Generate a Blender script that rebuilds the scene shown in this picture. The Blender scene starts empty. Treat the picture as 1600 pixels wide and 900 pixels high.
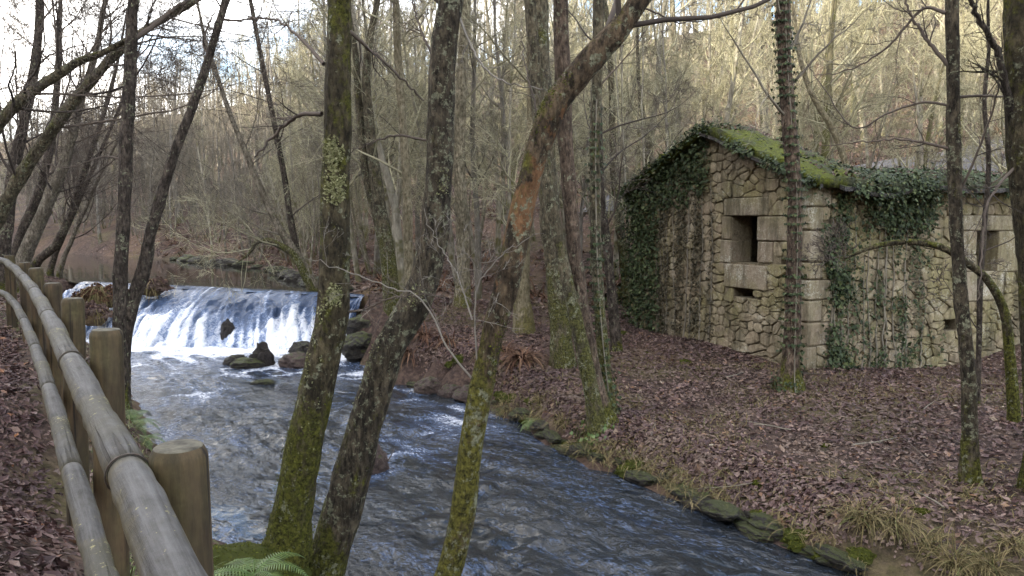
import bpy, math, random
import numpy as np
from mathutils import Vector, Matrix

R = math.radians
rng = np.random.default_rng(11)
random.seed(5)
scene = bpy.context.scene
COL = scene.collection

# ------------------------------------------------------------------ camera
CAM_Z = 1.55
F_PX = 1200.0
PITCH = math.atan(100.0 / F_PX)
cam_d = bpy.data.cameras.new('camera')
cam_d.sensor_width = 36.0
cam_d.lens = 36.0 * F_PX / 1600.0
cam_d.clip_end = 3000
cam = bpy.data.objects.new('camera', cam_d)
cam.location = (0, 0, CAM_Z)
cam.rotation_euler = (math.pi / 2 - PITCH, 0, 0)
COL.objects.link(cam)
scene.camera = cam

# ------------------------------------------------------------------ light
SUN_EL = R(17)
SUN_DIR = Vector((-0.80, -0.60, 0)).normalized()          # horizontal direction towards the sun
world = bpy.data.worlds.new('World')
scene.world = world
world.use_nodes = True
wn, wl = world.node_tree.nodes, world.node_tree.links
wn.clear()
w_out = wn.new('ShaderNodeOutputWorld')
w_bg = wn.new('ShaderNodeBackground')
w_sky = wn.new('ShaderNodeTexSky')
w_sky.sky_type = 'NISHITA'
w_sky.sun_disc = False
w_sky.sun_elevation = SUN_EL
w_sky.sun_rotation = math.atan2(SUN_DIR.x, SUN_DIR.y)
w_sky.air_density = 1.0
w_sky.dust_density = 1.0
w_sky.ozone_density = 2.5
w_tc = wn.new('ShaderNodeTexCoord')
w_map = wn.new('ShaderNodeMapping')
w_map.inputs['Scale'].default_value = (1.0, 1.0, 2.6)
w_map.inputs['Location'].default_value = (0.35, 0.1, 0.0)
w_noise = wn.new('ShaderNodeTexNoise')
w_noise.inputs['Scale'].default_value = 1.9
w_noise.inputs['Detail'].default_value = 6
w_noise.inputs['Roughness'].default_value = 0.55
w_ramp = wn.new('ShaderNodeValToRGB')
w_ramp.color_ramp.elements[0].position = 0.44
w_ramp.color_ramp.elements[1].position = 0.60
w_mix = wn.new('ShaderNodeMix')
w_mix.data_type = 'RGBA'
w_mix.inputs['B'].default_value = (10.6, 10.1, 9.5, 1)     # bright thin cloud
wl.new(w_tc.outputs['Generated'], w_map.inputs['Vector'])
wl.new(w_map.outputs['Vector'], w_noise.inputs['Vector'])
wl.new(w_noise.outputs['Fac'], w_ramp.inputs['Fac'])
wl.new(w_ramp.outputs['Color'], w_mix.inputs['Factor'])
wl.new(w_sky.outputs['Color'], w_mix.inputs['A'])
wl.new(w_mix.outputs['Result'], w_bg.inputs['Color'])
w_bg.inputs['Strength'].default_value = 0.13
wl.new(w_bg.outputs['Background'], w_out.inputs['Surface'])

sun_d = bpy.data.lights.new('sun', 'SUN')
sun_d.energy = 2.3
sun_d.angle = R(0.6)
sun_d.color = (1.0, 0.91, 0.74)
sun = bpy.data.objects.new('sun', sun_d)
to_sun = Vector((SUN_DIR.x * math.cos(SUN_EL), SUN_DIR.y * math.cos(SUN_EL), math.sin(SUN_EL)))
sun.rotation_euler = to_sun.to_track_quat('Z', 'Y').to_euler()
sun.location = (0, 0, 40)
COL.objects.link(sun)

vs = scene.view_settings
vs.view_transform = 'Standard'
vs.look = 'None'
vs.exposure = 2.38
vs.gamma = 1.0
vs.use_curve_mapping = False
scene.cycles.use_denoising = True
scene.cycles.use_adaptive_sampling = True
scene.cycles.adaptive_threshold = 0.02
scene.cycles.max_bounces = 4
scene.cycles.diffuse_bounces = 2
scene.cycles.glossy_bounces = 2
scene.cycles.transparent_max_bounces = 8
scene.cycles.caustics_reflective = False
scene.cycles.caustics_refractive = False

# ------------------------------------------------------------------ view helpers
CP, SP = math.cos(PITCH), math.sin(PITCH)
def ray(u, v):
    a = (u - 800.0) / F_PX
    b = -(v - 450.0) / F_PX
    return np.array([a, CP + b * SP, -SP + b * CP])
def at(u, v, Y):
    d = ray(u, v)
    return np.array([0, 0, CAM_Z]) + d * (Y / d[1])
def onz(u, v, z):
    d = ray(u, v)
    return np.array([0, 0, CAM_Z]) + d * ((z - CAM_Z) / d[2])

# ------------------------------------------------------------------ noise
def _h(i, j, k, s):
    n = (i.astype(np.int64) * 374761393 + j.astype(np.int64) * 668265263 + k.astype(np.int64) * 2147483647 + s * 974634777) & 0xffffffff
    n = ((n ^ (n >> 13)) * 1274126177) & 0xffffffff
    n = (n ^ (n >> 16)) & 0xffffffff
    return n / 4294967295.0
def vn(p, s=0):
    p = np.asarray(p, float)
    q = np.floor(p)
    f = p - q
    f = f * f * f * (f * (f * 6 - 15) + 10)
    i, j, k = q[..., 0], q[..., 1], q[..., 2]
    fx, fy, fz = f[..., 0], f[..., 1], f[..., 2]
    r = 0
    for a in (0, 1):
        for b in (0, 1):
            for c in (0, 1):
                w = (fx if a else 1 - fx) * (fy if b else 1 - fy) * (fz if c else 1 - fz)
                r = r + w * _h(i + a, j + b, k + c, s)
    return r * 2 - 1
def fbm(p, o=3, s=0):
    p = np.asarray(p, float)
    r, a, t = 0, 1.0, 0
    for n in range(o):
        r = r + a * vn(p * (2.03 ** n) + 7.3 * n, s + n)
        t += a
        a *= 0.5
    return r / t
def sstep(a, b, x):
    t = np.clip((x - a) / (b - a), 0, 1)
    return t * t * (3 - 2 * t)

# ------------------------------------------------------------------ mesh helpers
class Buf:
    def __init__(self):
        self.V, self.Q, self.T, self.n, self.att = [], [], [], 0, []
    def add(self, v, quads=None, tris=None, att=None):
        v = np.asarray(v, float).reshape(-1, 3)
        if quads is not None and len(quads):
            self.Q.append(np.asarray(quads, np.int64).reshape(-1, 4) + self.n)
        if tris is not None and len(tris):
            self.T.append(np.asarray(tris, np.int64).reshape(-1, 3) + self.n)
        self.V.append(v)
        self.att.append(np.zeros(len(v)) if att is None else att)
        self.n += len(v)
    def mesh(self, name, mat=None, smooth=True, use_att=None, off=None):
        V = np.concatenate(self.V) if self.V else np.zeros((0, 3))
        if off is not None:
            V = V - np.asarray(off)
        Q = np.concatenate(self.Q) if self.Q else np.zeros((0, 4), np.int64)
        T = np.concatenate(self.T) if self.T else np.zeros((0, 3), np.int64)
        me = bpy.data.meshes.new(name)
        me.vertices.add(len(V))
        me.vertices.foreach_set('co', V.astype(np.float32).ravel())
        nl = Q.size + T.size
        me.loops.add(nl)
        me.loops.foreach_set('vertex_index', np.concatenate([Q.ravel(), T.ravel()]).astype(np.int32))
        me.polygons.add(len(Q) + len(T))
        st = np.concatenate([np.arange(len(Q)) * 4, Q.size + np.arange(len(T)) * 3]).astype(np.int32)
        me.polygons.foreach_set('loop_start', st)
        me.polygons.foreach_set('use_smooth', np.full(len(st), bool(smooth)))
        if use_att:
            a = me.attributes.new(use_att, 'FLOAT', 'POINT')
            a.data.foreach_set('value', np.concatenate(self.att).astype(np.float32))
        me.update(calc_edges=True)
        if mat:
            me.materials.append(mat)
        return me
def link(name, me, parent=None, loc=None):
    o = bpy.data.objects.new(name, me)
    COL.objects.link(o)
    if loc is not None:
        o.location = loc
    if parent is not None:
        o.parent = parent
    return o
def tag(o, label=None, cat=None, group=None, kind=None):
    if label: o['label'] = label
    if cat: o['category'] = cat
    if group: o['group'] = group
    if kind: o['kind'] = kind
    return o
def empty(name, loc, label, cat, group=None, rz=0.0):
    o = bpy.data.objects.new(name, None)
    o.empty_display_size = 0.1
    COL.objects.link(o)
    o.location = loc
    o.rotation_euler = (0, 0, rz)
    return tag(o, label, cat, group)
def copy_tree(root, parent=None):
    c = root.copy()
    COL.objects.link(c)
    c.parent = parent
    for ch in list(root.children):
        copy_tree(ch, c)
    return c

def catmull(P, n):
    P = np.asarray(P, float)
    Q = np.vstack([2 * P[0] - P[1], P, 2 * P[-1] - P[-2]])
    m = len(P) - 1
    t = np.linspace(0, m - 1e-6, n)
    i = t.astype(int)
    f = (t - i)[:, None]
    a, b, c, d = Q[i], Q[i + 1], Q[i + 2], Q[i + 3]
    return 0.5 * ((2 * b) + (-a + c) * f + (2 * a - 5 * b + 4 * c - d) * f ** 2 + (-a + 3 * b - 3 * c + d) * f ** 3)

def tubes(buf, P, Rd, n=3, cap=False):
    """P (N,K,3) paths, Rd (N,K) radii: all tubes at once"""
    N, K, _ = P.shape
    T = np.gradient(P, axis=1)
    T /= np.linalg.norm(T, axis=2, keepdims=True) + 1e-9
    ref = np.where(np.abs(T[:, :1, 2:3]) < 0.8, np.array([0, 0, 1.0]), np.array([1.0, 0, 0]))
    A = np.cross(T, np.broadcast_to(ref, T.shape))
    A /= np.linalg.norm(A, axis=2, keepdims=True) + 1e-9
    B = np.cross(T, A)
    th = np.arange(n) * 2 * math.pi / n
    V = P[:, :, None, :] + Rd[:, :, None, None] * (np.cos(th)[None, None, :, None] * A[:, :, None, :] + np.sin(th)[None, None, :, None] * B[:, :, None, :])
    base = (np.arange(N) * K * n)[:, None, None]
    k = (np.arange(K - 1) * n)[None, :, None]
    j = np.arange(n)[None, None, :]
    j2 = (j + 1) % n
    q = np.stack([base + k + j, base + k + j2, base + k + n + j2, base + k + n + j], -1)
    tr = None
    if cap:
        V2 = np.concatenate([V.reshape(N, K * n, 3), P[:, -1:, :], P[:, :1, :]], axis=1)
        s = K * n + 2
        b2 = (np.arange(N) * s)[:, None]
        q = q - base[..., None] + (np.arange(N) * s)[:, None, None, None]
        jj = np.arange(n)[None, :]
        t1 = np.stack([b2 + (K - 1) * n + jj, b2 + (K - 1) * n + (jj + 1) % n, np.broadcast_to(b2 + K * n, (N, n))], -1)
        t2 = np.stack([b2 + (jj + 1) % n, b2 + jj, np.broadcast_to(b2 + K * n + 1, (N, n))], -1)
        tr = np.concatenate([t1.reshape(-1, 3), t2.reshape(-1, 3)])
        buf.add(V2, q.reshape(-1, 4), tr)
    else:
        buf.add(V, q.reshape(-1, 4))
    return V

def unit(a):
    return a / (np.linalg.norm(a, axis=-1, keepdims=True) + 1e-9)
def grow(P0, D0, L, R0, K, wander, up, g):
    N = len(P0)
    P = np.zeros((N, K, 3))
    P[:, 0] = P0
    d = unit(np.array(D0, float))
    Rd = np.zeros((N, K))
    for k in range(K):
        t = k / (K - 1)
        Rd[:, k] = R0 * (1 - 0.78 * t)
        if k:
            d = unit(d + wander * g.normal(size=(N, 3)) + np.array([0, 0, up]))
            P[:, k] = P[:, k - 1] + d * (L / (K - 1))[:, None]
    return P, Rd
def children(P, Rd, L, m, tmin, ang, ratio, rr, g, tmax=1.0):
    N, K, _ = P.shape
    t = g.uniform(tmin, tmax, size=(N, m))
    x = t * (K - 1)
    i = np.minimum(x.astype(int), K - 2)
    f = (x - i)[..., None]
    ii = np.arange(N)[:, None]
    p = P[ii, i] * (1 - f) + P[ii, i + 1] * f
    tan = unit(P[ii, i + 1] - P[ii, i])
    r = Rd[ii, i] * (1 - f[..., 0]) + Rd[ii, i + 1] * f[..., 0]
    rnd = unit(g.normal(size=p.shape))
    perp = unit(rnd - (rnd * tan).sum(-1, keepdims=True) * tan)
    a = R(ang) * g.uniform(0.65, 1.3, size=t.shape)[..., None]
    d = tan * np.cos(a) + perp * np.sin(a)
    Lc = L[:, None] * ratio * (1.25 - 0.8 * t) * g.uniform(0.6, 1.25, size=t.shape)
    return p.reshape(-1, 3), d.reshape(-1, 3), Lc.ravel(), (r * rr).ravel()

def crown(buf, P, Rd, L, g, levels, rmin=0.004, sides=(6, 4, 3, 3)):
    """levels: list of (m, tmin, angle, length ratio, radius ratio, K, wander, up)"""
    for n, (m, tmin, ang, ratio, rr, K, wd, up) in enumerate(levels):
        p, d, L, r = children(P, Rd, L, m, tmin, ang, ratio, rr, g)
        r = np.maximum(r, rmin)
        P, Rd = grow(p, d, L, r, K, wd, up, g)
        Rd = np.maximum(Rd, rmin * 0.6)
        tubes(buf, P, Rd, sides[min(n, 3)])
    return P

# ------------------------------------------------------------------ materials
MATS = {}
def newmat(name):
    m = bpy.data.materials.new(name)
    m.use_nodes = True
    nt = m.node_tree
    b = nt.nodes['Principled BSDF']
    MATS[name] = m
    return m, nt, b
class NT:
    def __init__(self, nt):
        self.nt = nt
        self.tc = nt.nodes.new('ShaderNodeTexCoord')
    def n(self, t, **kw):
        x = self.nt.nodes.new(t)
        for k, v in kw.items():
            setattr(x, k, v)
        return x
    def l(self, a, b):
        self.nt.links.new(a, b)
    def noise(self, scale, detail=4, rough=0.6, stretch=None, coord='Object', dist=0.0):
        x = self.n('ShaderNodeTexNoise')
        x.inputs['Scale'].default_value = scale
        x.inputs['Detail'].default_value = detail
        x.inputs['Roughness'].default_value = rough
        x.inputs['Distortion'].default_value = dist
        self._co(x, stretch, coord)
        return x.outputs['Fac']
    def voro(self, scale, stretch=None, coord='Object', out='Distance', feature='F1'):
        x = self.n('ShaderNodeTexVoronoi')
        x.feature = feature
        x.inputs['Scale'].default_value = scale
        self._co(x, stretch, coord)
        return x.outputs[out]
    def _co(self, x, stretch, coord):
        src = self.n('ShaderNodeNewGeometry').outputs['Position'] if coord == 'Position' else self.tc.outputs[coord]
        if stretch:
            m = self.n('ShaderNodeMapping')
            m.inputs['Scale'].default_value = stretch
            self.l(src, m.inputs['Vector'])
            src = m.outputs['Vector']
        self.l(src, x.inputs['Vector'])
    def ramp(self, fac, stops):
        r = self.n('ShaderNodeValToRGB')
        e = r.color_ramp.elements
        while len(e) < len(stops):
            e.new(0.5)
        for i, (p, c) in enumerate(stops):
            e[i].position = p
            e[i].color = (c, c, c, 1) if isinstance(c, (int, float)) else (*c, 1)
        self.l(fac, r.inputs['Fac'])
        return r.outputs['Color']
    def mix(self, fac, a, b, blend='MIX'):
        m = self.n('ShaderNodeMix', data_type='RGBA', blend_type=blend)
        for s, x in (('Factor', fac), ('A', a), ('B', b)):
            i = m.inputs[s]
            if isinstance(x, (int, float)):
                i.default_value = x
            elif isinstance(x, tuple):
                i.default_value = (*x, 1)
            else:
                self.l(x, i)
        return m.outputs['Result']
    def math(self, op, a, b=0.0, clamp=False):
        m = self.n('ShaderNodeMath', operation=op, use_clamp=clamp)
        for i, x in enumerate((a, b)):
            if isinstance(x, (int, float)):
                m.inputs[i].default_value = x
            else:
                self.l(x, m.inputs[i])
        return m.outputs[0]
    def bump(self, h, bsdf, strength=0.5, dist=0.02):
        b = self.n('ShaderNodeBump')
        b.inputs['Strength'].default_value = strength
        b.inputs['Distance'].default_value = dist
        self.l(h, b.inputs['Height'])
        self.l(b.outputs['Normal'], bsdf.inputs['Normal'])
    def sepz(self, out='Object'):
        s = self.n('ShaderNodeSeparateXYZ')
        self.l(self.tc.outputs[out], s.inputs[0])
        return s.outputs['Z']
    def nz(self):
        g = self.n('ShaderNodeNewGeometry')
        s = self.n('ShaderNodeSeparateXYZ')
        self.l(g.outputs['Normal'], s.inputs[0])
        return s.outputs['Z']
    def island(self):
        return self.n('ShaderNodeNewGeometry').outputs['Random Per Island']
    def objrand(self):
        return self.n('ShaderNodeObjectInfo').outputs['Random']

def spec(b, rough=0.85, s=0.25):
    b.inputs['Roughness'].default_value = rough
    b.inputs['Specular IOR Level'].default_value = s

def bark(name, dark, light, moss=0.5, moss_col=(0.064, 0.064, 0.011), lichen=0.3, base_moss=1.2, scale=1.0, orange=0.0, rand=0.0, oz=None):
    m, nt, b = newmat(name)
    N = NT(nt)
    spec(b, 0.9, 0.2)
    fine = N.noise(24 * scale, 7, 0.75, (1, 1, 0.4))
    col = N.ramp(fine, [(0.40, dark), (0.60, tuple(c * 1.35 for c in light))])
    blot = N.ramp(N.noise(5 * scale, 5, 0.65, (1, 1, 0.6)), [(0.40, 0.0), (0.60, 0.65)])
    col = N.mix(blot, col, tuple(c * 0.75 for c in dark))
    big = N.noise(4.2 * scale, 6, 0.68, (1, 1, 0.55))
    if oz:
        of = N.noise(3.4, 5, 0.65, (1, 1, 0.7))
        if oz:
            zd = N.math('ABSOLUTE', N.math('SUBTRACT', N.sepz(), oz))
            of = N.math('ADD', of, N.math('MULTIPLY', N.math('SUBTRACT', 0.24, N.math('MINIMUM', zd, 0.24)), 0.7))
        o = N.ramp(of, [(0.60 - orange, 0.0), (0.64 - orange, 1.0)])
        col = N.mix(o, col, N.ramp(fine, [(0.34, (0.09, 0.045, 0.02)), (0.66, (0.27, 0.145, 0.07))]))
    if moss:
        z = N.sepz()
        zz = N.math('MULTIPLY', N.math('SUBTRACT', base_moss, z), 0.22)
        zz = N.math('MAXIMUM', N.math('MINIMUM', zz, 0.2), -0.01)
        f = N.math('ADD', N.math('ADD', big, zz), N.math('MULTIPLY', N.nz(), 0.16))
        f = N.math('ADD', f, N.math('MULTIPLY', N.noise(34, 4, 0.7), 0.28))
        mk = N.ramp(f, [(0.90 - 0.30 * moss, 0.0), (1.0 - 0.30 * moss, 1.0)])
        mc = N.ramp(N.noise(36, 6, 0.75), [(0.38, tuple(c * 0.22 for c in moss_col)), (0.62, tuple(c * 1.9 for c in moss_col))])
        col = N.mix(mk, col, mc)
    if lichen:
        v = N.math('ADD', N.noise(21 * scale, 5, 0.72), N.math('MULTIPLY', N.noise(4.0 * scale, 4, 0.6), 0.55))
        lm = N.ramp(v, [(0.975 - 0.25 * lichen, 0.0), (1.03 - 0.25 * lichen, 0.85)])
        col = N.mix(lm, col, N.ramp(N.noise(60, 4), [(0.35, (0.10, 0.105, 0.066)), (0.65, (0.30, 0.30, 0.20))]))
    if rand:
        col = N.mix(N.math('MULTIPLY', N.objrand(), rand), col, (0.16, 0.13, 0.06))
    N.l(col, b.inputs['Base Color'])
    h = N.math('ADD', N.math('MULTIPLY', fine, 1.0), N.math('MULTIPLY', N.voro(34 * scale, (1, 1, 0.35)), 0.7))
    N.bump(h, b, 1.0, 0.05)
    return m

bark('bark_mossy', (0.020, 0.016, 0.009), (0.098, 0.080, 0.045), 0.82, lichen=0.42, base_moss=1.5)
bark('bark_lichen', (0.020, 0.016, 0.011), (0.105, 0.085, 0.056), 0.60, lichen=0.56, base_moss=1.0)
bark('bark_orange', (0.025, 0.018, 0.011), (0.14, 0.10, 0.06), 0.64, lichen=0.56, base_moss=2.2, orange=0.0, oz=2.62, moss_col=(0.085, 0.078, 0.015))
bark('bark_dark', (0.022, 0.017, 0.013), (0.095, 0.076, 0.06), 0.36, lichen=0.42, base_moss=0.9)
bark('bark_brown', (0.04, 0.028, 0.02), (0.17, 0.125, 0.09), 0.42, lichen=0.40, base_moss=1.0)
bark('bark_green', (0.04, 0.034, 0.022), (0.15, 0.125, 0.08), 0.62, lichen=0.55, base_moss=1.8, moss_col=(0.068, 0.066, 0.02))
bark('bark_pale', (0.08, 0.068, 0.048), (0.32, 0.28, 0.20), 0.40, lichen=0.4, base_moss=1.2, moss_col=(0.10, 0.095, 0.028), rand=0.5)
bark('bark_grey', (0.055, 0.047, 0.04), (0.23, 0.20, 0.16), 0.34, lichen=0.4, base_moss=1.0, rand=0.4)

def simple_bark(name, dark, light, moss_col, moss):
    m, nt, b = newmat(name)
    N = NT(nt)
    spec(b, 0.9, 0.2)
    col = N.ramp(N.noise(9, 4, 0.7, (1, 1, 0.35)), [(0.34, dark), (0.66, light)])
    z = N.math('MULTIPLY', N.math('MAXIMUM', N.math('SUBTRACT', 1.6, N.sepz()), 0.0), 0.12)
    mk = N.ramp(N.math('ADD', N.noise(2.2, 3, 0.6), z), [(0.66 - 0.2 * moss, 0.0), (0.76 - 0.2 * moss, 0.9)])
    col = N.mix(mk, col, moss_col)
    col = N.mix(N.math('MULTIPLY', N.objrand(), 0.5), col, (0.12, 0.105, 0.08))
    N.l(col, b.inputs['Base Color'])
simple_bark('wood_pale', (0.13, 0.115, 0.085), (0.42, 0.385, 0.30), (0.10, 0.095, 0.03), 0.5)
simple_bark('wood_grey', (0.08, 0.072, 0.062), (0.28, 0.255, 0.215), (0.08, 0.075, 0.025), 0.4)
simple_bark('wood_green', (0.06, 0.052, 0.03), (0.20, 0.175, 0.10), (0.11, 0.11, 0.03), 1.0)
def twig(name, a, b_):
    m, nt, b = newmat(name)
    N = NT(nt)
    spec(b, 0.85, 0.25)
    f = N.math('ADD', N.math('MULTIPLY', N.noise(3.0, 2), 0.5), N.math('MULTIPLY', N.island(), 0.5))
    N.l(N.ramp(f, [(0.3, a), (0.7, b_)]), b.inputs['Base Color'])
    return m
twig('twig_dark', (0.045, 0.036, 0.030), (0.12, 0.095, 0.075))
twig('twig_brown', (0.09, 0.078, 0.06), (0.27, 0.24, 0.185))
twig('twig_lichen', (0.15, 0.135, 0.085), (0.46, 0.43, 0.28))
twig('twig_pale', (0.10, 0.088, 0.074), (0.24, 0.215, 0.18))

def leafmat(name, stops, rough=0.6, s=0.35, drift=None):
    m, nt, b = newmat(name)
    N = NT(nt)
    spec(b, rough, s)
    c = N.ramp(N.island(), stops)
    if drift:
        w1 = N.ramp(N.noise(0.9, 5, 0.65), [(0.42, 0.0), (0.60, 0.6)])
        c = N.mix(w1, c, drift[0])
        w2 = N.ramp(N.noise(1.7, 5, 0.65, (1, 1, 1.3)), [(0.50, 0.0), (0.64, 0.55)])
        c = N.mix(w2, c, drift[1])
    c = N.mix(N.math('MULTIPLY', N.noise(35, 3), 0.55), c, (0.02, 0.013, 0.01), 'MIX')
    N.l(c, b.inputs['Base Color'])
    return m
leafmat('leaf_litter', [(0.0, (0.054, 0.027, 0.026)), (0.3, (0.112, 0.060, 0.054)), (0.6, (0.185, 0.115, 0.097)), (0.86, (0.30, 0.21, 0.17)), (0.985, (0.24, 0.12, 0.05)), (1.0, (0.45, 0.38, 0.28))], 0.62, 0.36, ((0.068, 0.040, 0.041), (0.24, 0.18, 0.13)))
leafmat('leaf_path', [(0.0, (0.036, 0.016, 0.016)), (0.35, (0.076, 0.036, 0.034)), (0.7, (0.125, 0.068, 0.058)), (0.96, (0.20, 0.13, 0.10)), (1.0, (0.34, 0.13, 0.035))], 0.6, 0.35, ((0.04, 0.02, 0.02), (0.15, 0.095, 0.075)))
leafmat('ivy_leaf', [(0.0, (0.016, 0.028, 0.010)), (0.45, (0.035, 0.060, 0.020)), (0.8, (0.065, 0.095, 0.035)), (0.95, (0.12, 0.15, 0.055)), (1.0, (0.14, 0.10, 0.05))], 0.65, 0.25)
leafmat('ivy_dry', [(0.0, (0.03, 0.032, 0.015)), (0.5, (0.075, 0.062, 0.034)), (1.0, (0.14, 0.115, 0.065))], 0.7, 0.3)
leafmat('fern_leaf', [(0.0, (0.045, 0.085, 0.014)), (0.6, (0.08, 0.145, 0.025)), (1.0, (0.14, 0.20, 0.05))], 0.5, 0.4)
leafmat('grass_dry', [(0.0, (0.07, 0.062, 0.02)), (0.4, (0.16, 0.125, 0.05)), (0.8, (0.29, 0.225, 0.11)), (1.0, (0.09, 0.13, 0.03))], 0.8, 0.2)
leafmat('grass_green', [(0.0, (0.06, 0.10, 0.018)), (0.6, (0.11, 0.15, 0.03)), (1.0, (0.24, 0.23, 0.09))], 0.6, 0.3)
leafmat('bracken', [(0.0, (0.07, 0.034, 0.022)), (0.5, (0.14, 0.072, 0.044)), (1.0, (0.24, 0.15, 0.09))], 0.85, 0.15)
leafmat('lichen_leaf', [(0.0, (0.16, 0.165, 0.07)), (0.6, (0.30, 0.305, 0.15)), (1.0, (0.44, 0.43, 0.25))], 0.9, 0.1)
leafmat('moss_leaf', [(0.0, (0.035, 0.044, 0.006)), (0.6, (0.085, 0.098, 0.013)), (1.0, (0.16, 0.17, 0.026))], 0.9, 0.1)
leafmat('red_leaf', [(0.0, (0.13, 0.035, 0.02)), (1.0, (0.30, 0.11, 0.05))], 0.6, 0.3)
leafmat('catkin', [(0.0, (0.25, 0.22, 0.07)), (1.0, (0.52, 0.48, 0.22))], 0.7, 0.3)

m, nt, b = newmat('soil')
N = NT(nt); spec(b, 0.9, 0.2)
c = N.ramp(N.noise(9, 6, 0.7), [(0.34, (0.020, 0.014, 0.011)), (0.5, (0.062, 0.040, 0.031)), (0.68, (0.135, 0.092, 0.068))])
g1 = N.ramp(N.noise(0.45, 4, 0.6), [(0.50, 0.0), (0.62, 1.0)])
c = N.mix(N.math('MULTIPLY', g1, 0.45), c, N.ramp(N.noise(20, 4), [(0.3, (0.06, 0.055, 0.02)), (0.7, (0.16, 0.14, 0.05))]))
g2 = N.ramp(N.noise(0.21, 3, 0.6), [(0.5, 0.0), (0.6, 1.0)])
c = N.mix(N.math('MULTIPLY', g2, 0.5), c, N.ramp(N.noise(14, 4), [(0.3, (0.08, 0.045, 0.028)), (0.7, (0.20, 0.13, 0.08))]))
N.l(c, b.inputs['Base Color'])
N.bump(N.noise(24, 6, 0.75), b, 0.8, 0.05)

m, nt, b = newmat('asphalt')
N = NT(nt); spec(b, 0.8, 0.3)
N.l(N.ramp(N.noise(3, 6, 0.7), [(0.3, (0.055, 0.052, 0.055)), (0.7, (0.09, 0.087, 0.09))]), b.inputs['Base Color'])

def stone(name, a, bcol, c_moss=0.5, lich=0.5):
    m, nt, b = newmat(name)
    N = NT(nt); spec(b, 0.92, 0.15)
    W = 'Position'
    f = N.noise(18, 6, 0.75, coord=W)
    col = N.ramp(f, [(0.34, a), (0.66, bcol)])
    col = N.mix(N.math('MULTIPLY', N.objrand(), 0.5), col, (0.24, 0.17, 0.12))
    col = N.mix(N.math('MULTIPLY', N.island(), 0.35), col, (0.15, 0.125, 0.085))
    big = N.ramp(N.noise(1.3, 5, 0.65, coord=W), [(0.44, 0.0), (0.60, 1.0)])
    col = N.mix(N.math('MULTIPLY', big, c_moss), col, N.ramp(N.noise(26, 4, 0.7, coord=W), [(0.3, (0.10, 0.092, 0.03)), (0.7, (0.28, 0.255, 0.11))]))
    sp = N.ramp(N.math('ADD', N.noise(34, 5, 0.75, coord=W), N.math('MULTIPLY', N.noise(2.3, 3, coord=W), 0.7)), [(0.93, 0.0), (0.99, lich)])
    col = N.mix(sp, col, (0.46, 0.44, 0.36))
    dk = N.ramp(N.noise(2.0, 6, 0.72, (2.2, 2.2, 0.45), coord=W), [(0.45, 0.0), (0.63, 0.8)])
    col = N.mix(dk, col, (0.070, 0.060, 0.036))
    N.l(col, b.inputs['Base Color'])
    N.bump(N.math('ADD', f, N.noise(60, 4, 0.7, coord=W)), b, 0.7, 0.018)
    return m
stone('stone_wall', (0.22, 0.18, 0.115), (0.47, 0.40, 0.275), 0.65)
stone('stone_ashlar', (0.22, 0.185, 0.13), (0.44, 0.385, 0.29), 0.45, 0.9)
m, nt, b = newmat('mortar')
N = NT(nt); spec(b, 0.95, 0.1)
N.l(N.ramp(N.noise(18, 5, 0.7), [(0.3, (0.085, 0.070, 0.046)), (0.7, (0.26, 0.22, 0.15))]), b.inputs['Base Color'])
N.bump(N.noise(30, 5, 0.7), b, 0.8, 0.03)

def rockmat(name, a, bcol, moss):
    m, nt, b = newmat(name)
    N = NT(nt); spec(b, 0.6, 0.4)
    f = N.noise(9, 6, 0.7)
    col = N.ramp(f, [(0.3, a), (0.7, bcol)])
    g = N.math('ADD', N.math('MULTIPLY', N.nz(), 0.45), N.noise(4, 4))
    col = N.mix(N.ramp(g, [(1.0 - 0.5 * moss, 0.0), (1.12 - 0.5 * moss, 1.0)]), col, N.ramp(N.noise(30, 4), [(0.3, (0.025, 0.032, 0.006)), (0.7, (0.10, 0.11, 0.022))]))
    N.l(col, b.inputs['Base Color'])
    N.bump(N.math('ADD', f, N.noise(30, 5, 0.7)), b, 1.0, 0.06)
rockmat('rock_mossy', (0.012, 0.010, 0.008), (0.06, 0.05, 0.038), 0.50)
rockmat('rock_dark', (0.010, 0.008, 0.007), (0.055, 0.042, 0.034), 0.25)
rockmat('rock_pink', (0.045, 0.030, 0.025), (0.16, 0.11, 0.09), 0.25)
rockmat('roof_slab', (0.028, 0.025, 0.022), (0.10, 0.09, 0.08), 0.5)

def wood(name, a, bcol, green, top):
    m, nt, b = newmat(name)
    N = NT(nt); spec(b, 0.75, 0.3)
    st = (1, 1, 0.12)
    f = N.noise(22, 6, 0.65, st)
    col = N.ramp(f, [(0.38, a), (0.60, bcol)])
    col = N.mix(N.ramp(N.noise(2.4, 5, 0.65), [(0.42, 0.0), (0.62, green)]), col, N.ramp(N.noise(30, 4), [(0.3, (0.045, 0.042, 0.014)), (0.7, (0.115, 0.10, 0.04))]))
    dk = N.ramp(N.noise(3.1, 5, 0.65, (1, 1, 0.35)), [(0.42, 0.0), (0.64, 0.85)])
    col = N.mix(dk, col, (0.030, 0.021, 0.012))
    ck = N.ramp(N.noise(30, 3, 0.5, (1, 1, 0.025)), [(0.36, 1.0), (0.40, 0.0)])
    col = N.mix(N.math('MULTIPLY', ck, 0.85), col, (0.010, 0.007, 0.005))
    N.l(col, b.inputs['Base Color'])
    N.bump(N.math('ADD', f, N.noise(60, 4, 0.6, st)), b, 0.4, 0.008)
    return m
wood('post_wood', (0.022, 0.014, 0.007), (0.088, 0.057, 0.028), 0.6, 0)
m, nt, b = newmat('rail_wood')
N = NT(nt); spec(b, 0.75, 0.3)
gr_ = N.noise(38, 6, 0.7, (1, 1, 0.035))
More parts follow.
